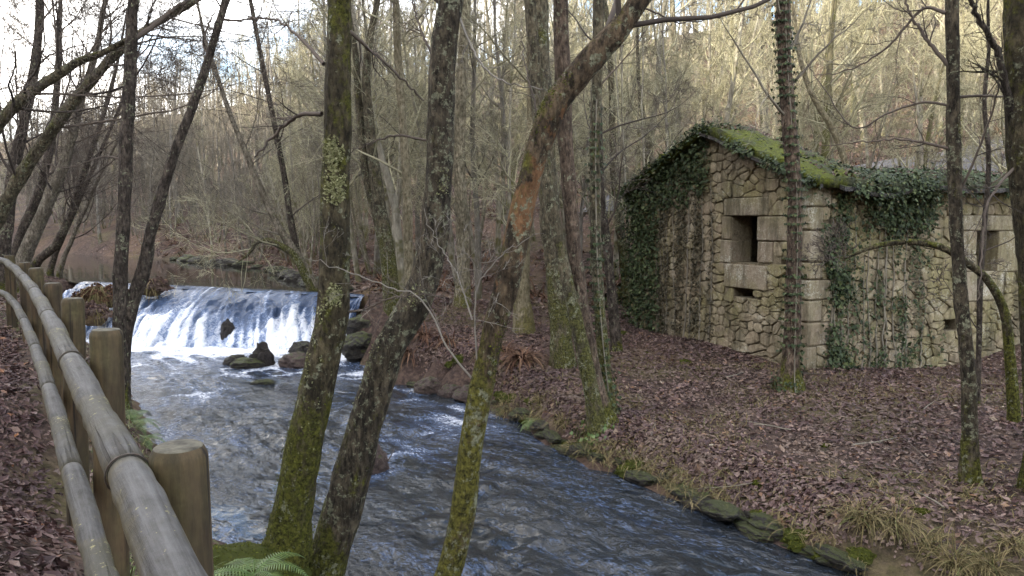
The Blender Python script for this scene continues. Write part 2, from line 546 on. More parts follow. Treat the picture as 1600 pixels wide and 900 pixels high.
f = N.noise(7, 6, 0.72, (1, 1, 0.5))
col = N.ramp(N.math('ADD', N.math('MULTIPLY', gr_, 0.55), N.math('MULTIPLY', f, 0.45)), [(0.40, (0.024, 0.021, 0.018)), (0.58, (0.088, 0.085, 0.082))])
sd = N.math('ADD', N.math('MULTIPLY', N.nz(), -0.32), N.noise(3.2, 6, 0.7))
col = N.mix(N.ramp(sd, [(0.22, 0.0), (0.50, 0.9)]), col, N.ramp(N.noise(24, 5, 0.7), [(0.32, (0.032, 0.025, 0.011)), (0.68, (0.105, 0.085, 0.038))]))
crk = N.ramp(N.noise(26, 3, 0.5, (1, 1, 0.02)), [(0.355, 1.0), (0.385, 0.0)])
col = N.mix(N.math('MULTIPLY', crk, 0.8), col, (0.018, 0.014, 0.010))
stn = N.ramp(N.noise(2.6, 5, 0.7, (1, 1, 0.6)), [(0.48, 0.0), (0.62, 0.75)])
col = N.mix(stn, col, (0.036, 0.032, 0.018))
sp = N.math('ADD', N.noise(55, 4, 0.7), N.math('MULTIPLY', N.noise(5.0, 3), 0.6))
col = N.mix(N.ramp(sp, [(0.96, 0.0), (1.01, 0.8)]), col, (0.22, 0.20, 0.09))
N.l(col, b.inputs['Base Color'])
N.bump(N.math('SUBTRACT', N.math('ADD', gr_, f), crk), b, 0.6, 0.010)
m, nt, b = newmat('post_top')
N = NT(nt); spec(b, 0.8, 0.3)
N.l(N.ramp(N.noise(18, 5, 0.6), [(0.36, (0.030, 0.026, 0.018)), (0.64, (0.115, 0.105, 0.075))]), b.inputs['Base Color'])
N.bump(N.noise(50, 4, 0.6), b, 0.4, 0.01)
m, nt, b = newmat('strap_metal')
b.inputs['Base Color'].default_value = (0.13, 0.09, 0.06, 1)
b.inputs['Metallic'].default_value = 0.6
N = NT(nt); spec(b, 0.55, 0.5)
N.l(N.ramp(N.noise(30, 4), [(0.4, (0.07, 0.06, 0.05)), (0.65, (0.05, 0.026, 0.015))]), b.inputs['Base Color'])

def watermat(name, deep, milky, rough, foam, bump_s, bump_scale, flow=None):
    m, nt, b = newmat(name)
    N = NT(nt)
    if flow is not None:
        mp = N.n('ShaderNodeMapping')
        mp.vector_type = 'TEXTURE'
        mp.inputs['Rotation'].default_value = (0, 0, flow)
        mp.inputs['Scale'].default_value = (1.45, 0.85, 1.0)
        N.l(N.tc.outputs['Object'], mp.inputs['Vector'])
        class _F: pass
        f_ = _F(); f_.outputs = {'Object': mp.outputs['Vector']}
        N.tc = f_
    b.inputs['Roughness'].default_value = rough
    b.inputs['IOR'].default_value = 1.33
    b.inputs['Specular IOR Level'].default_value = 0.5
    col = N.ramp(N.noise(0.6, 3), [(0.35, deep), (0.7, tuple(c * 1.7 for c in deep))])
    h = N.math('ADD', N.noise(bump_scale, 4, 0.6, dist=0.6), N.math('MULTIPLY', N.noise(bump_scale * 3.1, 3, 0.6, (1, 0.6, 1)), 0.4))
    if foam:
        at_ = N.n('ShaderNodeAttribute', attribute_name='foam')
        tex = N.math('ADD', N.math('MULTIPLY', N.noise(7, 6, 0.74, dist=1.6), 0.6), N.math('MULTIPLY', N.noise(30, 4, 0.72), 0.4))
        fm = N.math('ADD', at_.outputs['Fac'], N.math('MULTIPLY', N.math('SUBTRACT', tex, 0.5), 2.3))
        mk = N.ramp(fm, [(0.12, 0.0), (0.50, 0.9)])
        col = N.mix(mk, col, milky)
        fk = N.ramp(fm, [(0.42, 0.0), (0.80, 1.0)])
        col = N.mix(fk, col, (0.78, 0.80, 0.84))
        rg = N.ramp(fk, [(0.0, rough), (1.0, 0.6)])
        N.l(rg, b.inputs['Roughness'])
        h = N.math('ADD', h, N.math('MULTIPLY', fk, 0.35))
    N.l(col, b.inputs['Base Color'])
    N.bump(N.math('MULTIPLY', h, N.ramp(N.noise(0.75, 4, 0.6), [(0.40, 0.08), (0.60, 1.0)])), b, bump_s, 0.06)
    return m
watermat('river_water', (0.012, 0.014, 0.016), (0.072, 0.108, 0.19), 0.04, True, 1.0, 6.5, math.atan2(-0.78, 0.62))  # aerated water tint, with the blue of reflected sky painted into it
watermat('pond_water', (0.016, 0.016, 0.012), (0, 0, 0), 0.03, False, 0.05, 2.2)
watermat('fall_water', (0.035, 0.055, 0.10), (0.20, 0.27, 0.42), 0.15, True, 1.0, 9.0)
# ------------------------------------------------------------------ terrain
ZL, ZP = -1.20, -0.11
low_right = [(1330, 900), (1290, 882), (1150, 822), (1020, 762), (905, 718), (860, 690), (800, 655), (735, 622), (650, 606), (600, 582), (552, 556)]
low_left = [(150, 556), (205, 640), (225, 690), (305, 800), (330, 872), (480, 915)]
LR = [onz(u, v, ZL)[:2] for u, v in low_right]
LL = [onz(u, v, ZL)[:2] for u, v in low_left]
CREST = np.array([(-3.45, 17.75), (-3.85, 18.0), (-6.0, 19.0), (-8.0, 19.9), (-10.2, 20.9), (-12.4, 22.0)])
BASE = np.array([(-3.55, 16.2), (-4.4, 16.5), (-6.6, 16.9), (-8.8, 17.3), (-10.6, 18.6), (-12.6, 20.2)])
LOWER = np.array([(9.5, 2.0), (6.0, 4.4)] + [tuple(p) for p in LR] + [tuple(BASE[0]), tuple(BASE[2]), tuple(BASE[3]), tuple(BASE[5])] + [tuple(p) for p in LL] + [(0.4, 4.3), (3.2, 2.8), (8.0, 0.0)])
FALL = np.vstack([CREST, BASE[::-1]])
pr = [(548, 460), (486, 446), (452, 436), (400, 420), (330, 412), (262, 406), (190, 401)]
PR = [onz(u, v, ZP)[:2] for u, v in pr]
POND = np.array([tuple(CREST[0])] + [tuple(p) for p in PR[1:]] + [(-30, 47), (-40, 58), (-46, 54), (-33, 41), (-22.5, 33.0), (-17.0, 27.0), tuple(CREST[-1])] + [tuple(c) for c in CREST[-2:0:-1]])
CENTER = np.array([(14, 0.0), (9, 2.0), (4, 4.4), (1.0, 6.6), (-2.2, 9.6), (-5.2, 14), (-8, 19.5), (-13, 27), (-22, 37), (-40, 56), (-80, 90)])
def segdist(P, A, B):
    d = B - A
    t = np.clip(((P - A) @ d) / (d @ d), 0, 1)
    return np.linalg.norm(P - A - t[:, None] * d, axis=1)
def polydist(P, poly):
    D = np.full(len(P), 1e9)
    ins = np.zeros(len(P), bool)
    n = len(poly)
    for i in range(n):
        A, B = poly[i], poly[(i + 1) % n]
        D = np.minimum(D, segdist(P, A, B))
        c = (A[1] > P[:, 1]) != (B[1] > P[:, 1])
        if abs(B[1] - A[1]) > 1e-9:
            ins ^= c & (P[:, 0] < (B[0] - A[0]) * (P[:, 1] - A[1]) / (B[1] - A[1]) + A[0])
    return np.where(ins, -D, D)
def linedist(P, line):
    D = np.full(len(P), 1e9)
    S = np.zeros(len(P))
    for A, B in zip(line[:-1], line[1:]):
        d = segdist(P, A, B)
        cr = (B[0] - A[0]) * (P[:, 1] - A[1]) - (B[1] - A[1]) * (P[:, 0] - A[0])
        k = d < D
        S = np.where(k, np.where(cr < 0, 1.0, -1.0), S)
        D = np.minimum(D, d)
    return D * S
FQ = np.array([(-50, -0.95), (5, -0.95), (8, -0.86), (10.5, -0.67), (12, -0.57), (15, -0.50), (18, -0.1), (20, 0.55), (22, 1.15), (26, 2.1), (31, 3.2), (36, 4.6), (45, 8.0), (60, 14), (80, 22), (110, 30), (400, 45)])
def H_exact(xy):
    P = np.atleast_2d(np.asarray(xy, float))[:, :2]
    x, y = P[:, 0], P[:, 1]
    q = 0.8 * y + 0.6 * x
    zr = np.interp(q, FQ[:, 0], FQ[:, 1])
    zr = (zr + np.interp(q - 1.2, FQ[:, 0], FQ[:, 1]) + np.interp(q + 1.2, FQ[:, 0], FQ[:, 1])) / 3
    zr = zr - 0.42 * np.exp(-(((x - 8.2) / 2.6) ** 2 + ((y - 12.3) / 2.4) ** 2))
    p = -(SUN_DIR.x * x * -1 + SUN_DIR.y * y * -1)
    p = SUN_DIR.x * x + SUN_DIR.y * y
    zl = np.interp(p, [-1000, 6, 12, 44, 60, 200], [0, 0, 1.2, 24.5, 25.5, 25])  # unseen valley side towards the sun, raised to shade the foreground
    far = sstep(34, 90, y) * sstep(0, 40, y - 20)
    zl = zl + 3.5 * far * sstep(-70, -20, x)
    w = sstep(-1.4, 1.4, linedist(P, CENTER))
    base = zl * (1 - w) + zr * w
    dl = np.minimum(polydist(P, LOWER), polydist(P, FALL))
    dp = polydist(P, POND)
    base = np.maximum(base, np.where(dp < 7, 0.16 - 0.11 * np.maximum(dp, 0), -99))
    n3 = np.stack([x, y, 0 * x], 1)
    base = base + 0.07 * fbm(n3 * 0.6, 3, 3) + 0.022 * vn(n3 * 3.1, 9)
    wid = 0.38 * w + (2.6 - 1.7 * sstep(5.0, 7.8, y)) * (1 - w)
    edge = 0.10 * vn(n3 * 1.7, 21) + 0.05 * vn(n3 * 5, 22)
    gl = sstep(0, 1, (dl + edge * w) / wid)
    gl = np.where(dl + edge * w > 0, 0.12 + 0.88 * gl, 0)
    z1 = ZL + (base - ZL) * gl - np.where(dl + edge * w < 0, np.minimum(0.55, 0.06 + -dl * 0.4), 0)
    gp = sstep(0, 1, dp / 1.3)
    z2 = np.where(dp < 1.3, ZP + (base - ZP) * gp - np.where(dp < 0, np.minimum(0.6, 0.05 - dp * 0.3), 0.0), base)
    return np.minimum(z1, z2)
def bil(F, P):
    P = np.atleast_2d(np.asarray(P, float))[:, :2]
    i = np.clip(np.searchsorted(gx, P[:, 0]) - 1, 0, len(gx) - 2)
    j = np.clip(np.searchsorted(gy, P[:, 1]) - 1, 0, len(gy) - 2)
    a = np.clip((P[:, 0] - gx[i]) / (gx[i + 1] - gx[i]), 0, 1)
    c = np.clip((P[:, 1] - gy[j]) / (gy[j + 1] - gy[j]), 0, 1)
    return (F[j, i] * (1 - a) + F[j, i + 1] * a) * (1 - c) + (F[j + 1, i] * (1 - a) + F[j + 1, i + 1] * a) * c
def H(P):
    return bil(FZ, P)
def H1(x, y):
    return float(H([(x, y)])[0])
def rside(P):
    return bil(FS, P)
def Hn(P):
    e = 0.08
    P = np.asarray(P, float)[:, :2]
    zx = (H(P + [e, 0]) - H(P - [e, 0])) / (2 * e)
    zy = (H(P + [0, e]) - H(P - [0, e])) / (2 * e)
    return unit(np.stack([-zx, -zy, np.ones(len(P))], 1))

def warp(n, c, fine, far):
    t = np.linspace(-1, 1, n)
    k = 4.2
    a = np.sinh(k * t) / np.sinh(k)
    s = t * fine
    return c + s + a * (far - fine)
gx = warp(330, -1.0, 26.0, 420.0)
gy = warp(330, 14.0, 26.0, 420.0)
GX, GY = np.meshgrid(gx, gy)
gp_ = np.stack([GX.ravel(), GY.ravel()], 1)
gz = H_exact(gp_)
FZ = gz.reshape(len(gy), len(gx))
FL = np.minimum(polydist(gp_, LOWER), polydist(gp_, FALL)).reshape(FZ.shape)
FP = polydist(gp_, POND).reshape(FZ.shape)
FS = linedist(gp_, CENTER).reshape(FZ.shape)
bf = Buf()
nx, ny = len(gx), len(gy)
ii = (np.arange(ny - 1)[:, None] * nx + np.arange(nx - 1)[None, :]).ravel()
bf.add(np.column_stack([gp_, gz]), np.stack([ii, ii + 1, ii + nx + 1, ii + nx], 1))
tag(link('ground', bf.mesh('ground', MATS['soil'])), 'leaf strewn woodland floor with river banks and hillside', kind='structure')

def masked_grid(poly, pad, step, z, hfun, foamfun, name, mat, kind='structure', label=None):
    x0, y0 = poly.min(0) - pad
    x1, y1 = poly.max(0) + pad
    xs, ys = np.arange(x0, x1, step), np.arange(y0, y1, step)
    X, Y = np.meshgrid(xs, ys)
    P = np.stack([X.ravel(), Y.ravel()], 1)
    d = polydist(P, poly)
    keep = d < pad
    n = len(xs)
    i = (np.arange(len(ys) - 1)[:, None] * n + np.arange(n - 1)[None, :]).ravel()
    qd = np.stack([i, i + 1, i + n + 1, i + n], 1)
    qd = qd[keep[qd].all(1)]
    used = np.unique(qd)
    re = np.full(len(P), -1)
    re[used] = np.arange(len(used))
    P = P[used]
    bb = Buf()
    bb.add(np.column_stack([P, z + hfun(P)]), re[qd], att=foamfun(P))
    o = link(name, bb.mesh(name, mat, use_att='foam'))
    return tag(o, label, kind=kind)

FLOW = unit(np.array([[0.62, -0.78]]))[0]
def flowcoords(P):
    a = P @ FLOW
    c = P @ np.array([-FLOW[1], FLOW[0]])
    return a, c
def riv_h(P):
    a, c = flowcoords(P)
    r = np.clip(1 - (P[:, 1] - 5) / 11, 0, 1)
    w = np.stack([a * 1.1, c * 2.2, 0 * a], 1)
    rough = 0.35 + 0.65 * sstep(0.35, 0.6, 0.5 + 0.5 * fbm(np.stack([P[:, 0] * 0.4, P[:, 1] * 0.4, 0 * a], 1), 2, 50))
    bankd = -polydist(P, LOWER)
    calm = sstep(0.0, 1.0, bankd) * (0.35 + 0.65 * sstep(-0.6, 1.8, -(P[:, 0] - 1.9) + (P[:, 1] - 6.2) * -0.4))
    h = 0.075 * fbm(w, 3, 40) + 0.055 * (1 - np.abs(vn(np.stack([a * 3.1 + 0.4 * c, c * 4.6, 0 * a], 1), 44))) + 0.020 * vn(np.stack([a * 8, c * 10, 0 * a], 1), 45)
    return h * rough * (0.25 + 0.75 * calm)
def riv_foam(P):
    a, c = flowcoords(P)
    d = np.min([segdist(P, A, B) for A, B in zip(BASE[:-1], BASE[1:])], axis=0)
    f = 0.80 * np.exp(-(d / 0.7) ** 2) + 0.24 * np.exp(-(d / 3.5) ** 2)
    st = fbm(np.stack([a * 0.9, c * 2.6, 0 * a], 1), 3, 60)
    rid = 1 - np.abs(vn(np.stack([a * 1.6, c * 3.4, 0 * a], 1), 61))
    turb = sstep(0.0, 0.5, fbm(np.stack([P[:, 0] * 0.55, P[:, 1] * 0.55, 0 * a], 1), 2, 62) + 0.2)
    bend = sstep(1.2, 2.8, P[:, 0] - 0.15 * (P[:, 1] - 6))           # slower dark water under the far bank
    f = f + (0.06 + 0.42 * turb * sstep(0.55, 0.98, rid) + 0.16 * st) * (1 - 0.75 * bend)
    # rapid below the bend
    pr_ = onz(690, 672, ZL)[:2]
    e = ((P[:, 0] - pr_[0]) / 0.9) ** 2 + ((P[:, 1] - pr_[1]) / 0.8) ** 2
    return f + 0.30 * np.exp(-e)
masked_grid(LOWER, 0.5, 0.055, ZL, riv_h, riv_foam, 'river_water', MATS['river_water'], label='rippling dark blue river below the weir')
def pond_h(P):
    d = np.min([segdist(P, A, B) for A, B in zip(CREST[:-1], CREST[1:])], axis=0)
    return -0.03 * np.exp(-(d / 0.5) ** 2) + 0.002 * vn(np.column_stack([P * 3, 0 * d]), 4)
masked_grid(POND, 0.25, 0.22, ZP, pond_h, lambda P: np.zeros(len(P)), 'pond_water', MATS['pond_water'], label='still brown pond held behind the weir')

# the sheet of water sliding down the weir
nt_, ns_ = 400, 64
tt = np.linspace(0, 1, nt_)
ss = np.linspace(-0.10, 1.08, ns_)
crest = catmull(CREST, nt_)
basel = catmull(BASE, nt_)
T_, S_ = np.meshgrid(tt, ss, indexing='ij')
XY = crest[:, None, :] * (1 - S_[..., None]) + basel[:, None, :] * S_[..., None]
Zf = np.interp(S_, [-0.1, 0.0, 0.08, 0.25, 0.55, 0.8, 0.93, 1.0, 1.1], [ZP + 0.01, ZP - 0.005, ZP - 0.05, ZP - 0.20, ZP - 0.44, ZP - 0.72, ZL + 0.10, ZL + 0.02, ZL - 0.15])
along = T_ * 9.6
fp = np.stack([along * 4.2 + S_ * 1.5, S_ * 3.0, 0 * S_], -1).reshape(-1, 3)
fp2 = np.stack([along * 11 + S_ * 3, S_ * 7.0, 0 * S_], -1).reshape(-1, 3)
ramp_ = sstep(0.05, 0.4, S_).ravel()
disp = ramp_ * (0.10 * fbm(fp, 3, 70) + 0.07 * vn(fp2, 71) + 0.03 * vn(fp2 * 2.3, 72))
wob = 0.5 * vn(np.stack([along * 1.3, S_ * 2.0, 0 * S_], -1).reshape(-1, 3), 76)
sa = along.ravel() + 0.9 * S_.ravel() + 0.18 * wob
strand = fbm(np.stack([sa * 5.5, S_.ravel() * 1.1, 0 * sa], -1), 3, 73)
strand2 = vn(np.stack([sa * 15, S_.ravel() * 2.6, 0 * sa], -1), 74)
low_ = sstep(0.45, 0.95, S_).ravel()
disp = disp + ramp_ * (0.07 * strand + 0.03 * strand2)
foam = -0.06 + 0.68 * sstep(0.22, 0.85, S_).ravel() + (0.85 - 0.25 * low_) * strand + 0.30 * strand2
foam += 0.18 * vn(fp2, 75)
Vf = np.column_stack([XY.reshape(-1, 2), Zf.ravel() + disp])
i = (np.arange(nt_ - 1)[:, None] * ns_ + np.arange(ns_ - 1)[None, :]).ravel()
bf = Buf()
bf.add(Vf, np.stack([i, i + ns_, i + ns_ + 1, i + 1], 1), att=foam)
tag(link('waterfall', bf.mesh('waterfall', MATS['fall_water'], use_att='foam')), 'white foaming sheet of water sliding down the low weir', kind='structure')

# hillside road glimpsed between the trunks
rd = np.array([(3.2, 30.9), (6.0, 29.6), (10.0, 28.2), (17.0, 27.5), (24.0, 29.0), (34, 34), (50, 44)])
rc = catmull(rd, 80)
rt = unit(np.gradient(rc, axis=0))
rn = np.stack([-rt[:, 1], rt[:, 0]], 1)
ww = np.linspace(-1.6, 3.4, 6)
RP = (rc[:, None, :] + rn[:, None, :] * ww[None, :, None]).reshape(-1, 2)
rz = H(RP).reshape(80, 6)
rz = rz + 0.10
bf = Buf()
i = (np.arange(79)[:, None] * 6 + np.arange(5)[None, :]).ravel()
bf.add(np.column_stack([RP, rz.ravel()]), np.stack([i, i + 6, i + 7, i + 1], 1))
tag(link('road', bf.mesh('road', MATS['asphalt'])), 'grey lane crossing the hillside behind the trees', kind='structure')

# ------------------------------------------------------------------ fence and path
POSTS = [(0.38, 0.02), (-0.84, 1.92), (-1.86, 3.46), (-2.98, 5.15), (-4.06, 6.75), (-5.20, 8.40), (-6.35, 10.0), (-7.6, 11.6), (-9.1, 13.1), (-10.8, 14.3)]
fdir = unit(np.gradient(np.array(POSTS), axis=0))
fnrm = np.stack([fdir[:, 1] * -1, fdir[:, 0]], 1)         # towards the path (left)
zf = np.zeros(len(POSTS))
pathl = catmull(np.array(POSTS) + fnrm * 1.15, 90)
pt = unit(np.gradient(pathl, axis=0))
pn = np.stack([-pt[:, 1], pt[:, 0]], 1)
ww = np.linspace(-0.95, 1.3, 8)
PP = (pathl[:, None, :] + pn[:, None, :] * ww[None, :, None]).reshape(-1, 2)
bf = Buf()
i = (np.arange(89)[:, None] * 8 + np.arange(7)[None, :]).ravel()
bf.add(np.column_stack([PP, H(PP) + 0.02]), np.stack([i, i + 8, i + 9, i + 1], 1))
tag(link('path', bf.mesh('path', MATS['soil'])), 'footpath covered in fallen leaves beside the fence', kind='structure')

fence = empty('fence', (POSTS[1][0], POSTS[1][1], zf[1]), 'round log fence with two rails along the leaf covered riverside path', 'fence')
FO = np.array(fence.location)
def post_mesh(r, h, s):
    prof = [(r * 1.03, -0.5), (r * 1.02, 0.0), (r, h * 0.5), (r, h - 0.03), (r * 0.97, h - 0.018), (r * 0.84, h)]
    n = 28
    th = np.arange(n) * 2 * math.pi / n
    bb = Buf()
    V = np.array([[(rr * (1 + 0.02 * math.sin(2 * a + s) + 0.012 * math.sin(5 * a + s * 2))) * math.cos(a), rr * (1 + 0.02 * math.sin(2 * a + s)) * math.sin(a), z] for rr, z in prof for a in th])
    q = [(k * n + j, k * n + (j + 1) % n, (k + 1) * n + (j + 1) % n, (k + 1) * n + j) for k in range(len(prof) - 1) for j in range(n)]
    bb.add(V, q)
    me = bb.mesh('post', MATS['post_wood'])
    tb = Buf()
    r0 = prof[-1][0]
    rings = [(r0 * 0.995, h - 0.001), (r0 * 0.9, h + 0.003), (r0 * 0.5, h + 0.004)]
    V = np.array([[rr * math.cos(a), rr * math.sin(a), z] for rr, z in rings for a in th] + [[0, 0, h + 0.003]])
    q = [(k * n + j, k * n + (j + 1) % n, (k + 1) * n + (j + 1) % n, (k + 1) * n + j) for k in range(2) for j in range(n)]
    tb.add(V, q, [(2 * n + j, 2 * n + (j + 1) % n, 3 * n) for j in range(n)])
    return me, tb.mesh('post_top', MATS['post_top'])
PR_ = 0.071
pm = [post_mesh(PR_, 1.05, s) for s in (0.3, 1.7, 2.9)]
for k, (x, y) in enumerate(POSTS):
    me, te = pm[k % 3]
    p = link('post', me, fence, np.array((x, y, zf[k] + (0, -0.06, 0.02, 0.0, -0.02, 0.02, 0, 0.03, 0.03, 0.05)[k])) - FO)
    p.rotation_euler = (R(random.uniform(-1, 1)), R(random.uniform(-1.2, 1.2)), random.uniform(0, 6))
    link('end_grain', te, p)
def rail(height, r, off, sags):
    pts = np.array([np.array((x, y, zf[k] + height + sags[k])) + np.append(fnrm[k] * off, 0) for k, (x, y) in enumerate(POSTS)])
    whole = catmull(pts, 26 * (len(pts) - 1) + 1)
    for k in range(len(pts) - 1):
        P = whole[26 * k:26 * (k + 1) + 1].copy()
        a, c = P[0].copy(), P[-1].copy()
        d = c - a
        t = np.linspace(0, 1, 27)
        P[:, 2] += 0.010 * np.sin(t * 7 + k * 1.7) * np.sin(t * math.pi)
        P[1:-1] += np.random.default_rng(k).normal(size=(25, 3)) * 0.0012
        rad = r * (1 + 0.05 * np.sin(t * math.pi * 3 + k) * np.sin(t * math.pi)) * (1 + 0.012 * np.sin(t * 23 + k))
        rad[0] *= 0.95; rad[-1] *= 0.95
        bb = Buf()
        tubes(bb, P[None], rad[None], 24, cap=True)
        bb.V[-1] = bb.V[-1] + (0.0035 * fbm(bb.V[-1] * np.array([9, 9, 22]), 3, 140 + k) + 0.0015 * vn(bb.V[-1] * 60, 141))[:, None] * unit(bb.V[-1] - P.mean(0))
        loc = P.mean(0)
        q_ = Vector(d).to_track_quat('Z', 'Y')
        me = bb.mesh('rail', MATS['rail_wood'], off=loc)
        me.transform(q_.inverted().to_matrix().to_4x4())
        o = link('rail', me, fence, loc - FO)
        o.rotation_euler = q_.to_euler()
        if k in ((1, 2) if height > 0.7 else (1,)):
            # steel band tying the rail to its post
            bs = Buf()
            ca = a
            u_ = unit(d)
            th = np.linspace(0, 2 * math.pi, 25)
            s1 = np.cross(u_, [0, 0, 1]); s1 = unit(s1); s2 = np.cross(s1, u_)
            ring = ca + (np.cos(th)[:, None] * s1 + np.sin(th)[:, None] * s2) * (r * 1.06)
            tubes(bs, ring[None], np.full((1, 25), 0.0026), 5)
            arm = np.array([ca + s1 * r, ca + s1 * (r + 0.02) + np.array([0, 0, 0.012]), ca + s1 * (off * 0.75)])
            tubes(bs, arm[None], np.full((1, 3), 0.006), 6)
            link('steel_band', bs.mesh('steel_band', MATS['strap_metal'], off=ca), fence, ca - FO)
rail(0.935, 0.048, 0.128, [0.0, 0.0, 0.0, 0.0, 0.02, 0.03, 0.05, 0.08, 0.1, 0.1])
rail(0.43, 0.046, 0.145, [0.0, 0.0, 0.01, 0.02, 0.03, 0.06, 0.1, 0.1, 0.1, 0.1])

# ------------------------------------------------------------------ the ruined mill
HC = np.array([4.46, 11.5, -0.55])
HA = math.atan2(0.415, 0.91)
ca_, sa_ = math.cos(HA), math.sin(HA)
house = empty('stone_ruin', tuple(HC), 'roofless looking stone mill ruin with ivy and mossy gable', 'ruin', rz=HA)
house['label'] = 'ruined stone mill with mossy sagging roof on the far bank'
def to_local(w):
    d = np.asarray(w) - HC
    return np.array([d[..., 0] * ca_ + d[..., 1] * sa_, -d[..., 0] * sa_ + d[..., 1] * ca_, d[..., 2]]).T if np.ndim(w) > 1 else np.array([d[0] * ca_ + d[1] * sa_, -d[0] * sa_ + d[1] * ca_, d[2]])
def to_world(l):
    l = np.atleast_2d(l)
    return np.stack([HC[0] + l[:, 0] * ca_ - l[:, 1] * sa_, HC[1] + l[:, 0] * sa_ + l[:, 1] * ca_, HC[2] + l[:, 2]], 1)
def gab(u, v):
    """pixel -> (y, z) on the gable plane x = 0"""
    o = to_local(np.array([0, 0, CAM_Z])); d = to_local(np.array([0, 0, CAM_Z]) + ray(u, v)) - o
    p = o + d * (-o[0] / d[0]); return p[1], p[2]
def sid(u, v):
    o = to_local(np.array([0, 0, CAM_Z])); d = to_local(np.array([0, 0, CAM_Z]) + ray(u, v)) - o
    p = o + d * (-o[1] / d[1]); return p[0], p[2]
GL, SLN, EAVE, RIDGE, RY = 4.7, 6.6, 2.70, 3.66, 2.35
WT = 0.46
def rect_g(u0, v0, u1, v1):
    a, c = gab(u0, v0), gab(u1, v1)
    m_ = gab(u0, v1)
    return (min(a[0], c[0]), min(m_[1], c[1]), max(a[0], c[0]), max(a[1], a[1]))
def rect_s(u0, v0, u1, v1):
    a, c = sid(u0, v0), sid(u1, v1)
    return (min(a[0], c[0]), c[1], max(a[0], c[0]), a[1])
win_g = rect_g(1142, 338, 1182, 410)
slot_g = rect_g(1145, 449, 1177, 463)
win_s = rect_s(1527, 361, 1560, 424)
hole_s = rect_s(1476, 500, 1497, 516)
hole_g = rect_g(1218, 402, 1230, 413)

def fill_boxes(rect, holes, tri=None):
    xs = sorted({rect[0], rect[2], *[h[0] for h in holes], *[h[2] for h in holes]})
    zs = sorted({rect[1], rect[3], *[h[1] for h in holes], *[h[3] for h in holes]})
    out = []
    for a, c in zip(xs[:-1], xs[1:]):
        for z0, z1 in zip(zs[:-1], zs[1:]):
            mx, mz = (a + c) / 2, (z0 + z1) / 2
            if not any(h[0] < mx < h[2] and h[1] < mz < h[3] for h in holes):
                out.append((a, z0, c, z1))
    return out
def box(bb, x0, y0, z0, x1, y1, z1):
    V = [(x0, y0, z0), (x1, y0, z0), (x1, y1, z0), (x0, y1, z0), (x0, y0, z1), (x1, y0, z1), (x1, y1, z1), (x0, y1, z1)]
    bb.add(V, [(0, 3, 2, 1), (4, 5, 6, 7), (0, 1, 5, 4), (1, 2, 6, 5), (2, 3, 7, 6), (3, 0, 4, 7)])
RC = 0.032     # how far the rubble core lies behind the stone faces
gb = Buf()
for (a, z0, c, z1) in fill_boxes((RC, -1.2, GL, EAVE), [win_g, slot_g, hole_g]):
    box(gb, RC, a, z0, WT, c, z1)
V = [(RC, 0.03, EAVE), (RC, GL, EAVE), (RC, RY, RIDGE), (WT, 0.03, EAVE), (WT, GL, EAVE), (WT, RY, RIDGE)]
gb.add(V, [(0, 3, 5, 2), (1, 2, 5, 4)], [(0, 2, 1), (3, 4, 5)])
gable = link('gable_wall', gb.mesh('gable_wall', MATS['mortar'], smooth=False), house)
sb = Buf()
for (a, z0, c, z1) in fill_boxes((WT, -1.2, SLN, EAVE), [win_s, hole_s]):
    box(sb, a, RC, z0, c, WT, z1)
side = link('side_wall', sb.mesh('side_wall', MATS['mortar'], smooth=False), house)
bb = Buf(); box(bb, WT, GL - WT, -1.2, SLN, GL, EAVE)
link('rear_wall', bb.mesh('rear_wall', MATS['mortar'], smooth=False), house)
bb = Buf(); box(bb, SLN - WT, WT, -1.2, SLN - 0.001, GL - WT, EAVE)
link('end_wall', bb.mesh('end_wall', MATS['mortar'], smooth=False), house)

def clip(poly, a, n):
    """keep the part of poly where (p-a).n <= 0"""
    out = []
    m_ = len(poly)
    for i in range(m_):
        p, q = poly[i], poly[(i + 1) % m_]
        dp, dq = (p - a) @ n, (q - a) @ n
        if dp <= 0: out.append(p)
        if (dp < 0) != (dq < 0) and abs(dp - dq) > 1e-12:
            out.append(p + (q - p) * (dp / (dp - dq)))
    return out
def shrink(poly, d):
    c = np.mean(poly, axis=0)
    out = list(poly)
    m_ = len(poly)
    for i in range(m_):
        p, q = poly[i], poly[(i + 1) % m_]
        e = q - p
        L = np.linalg.norm(e)
        if L < 1e-6: continue
        n = np.array([e[1], -e[0]]) / L
        if (c - p) @ n > 0: n = -n
        out = clip(out, p - n * d, n)
        if len(out) < 3: return None
    return out
def area(p):
    p = np.asarray(p)
    return 0.5 * abs(np.dot(p[:, 0], np.roll(p[:, 1], 1)) - np.dot(p[:, 1], np.roll(p[:, 0], 1)))
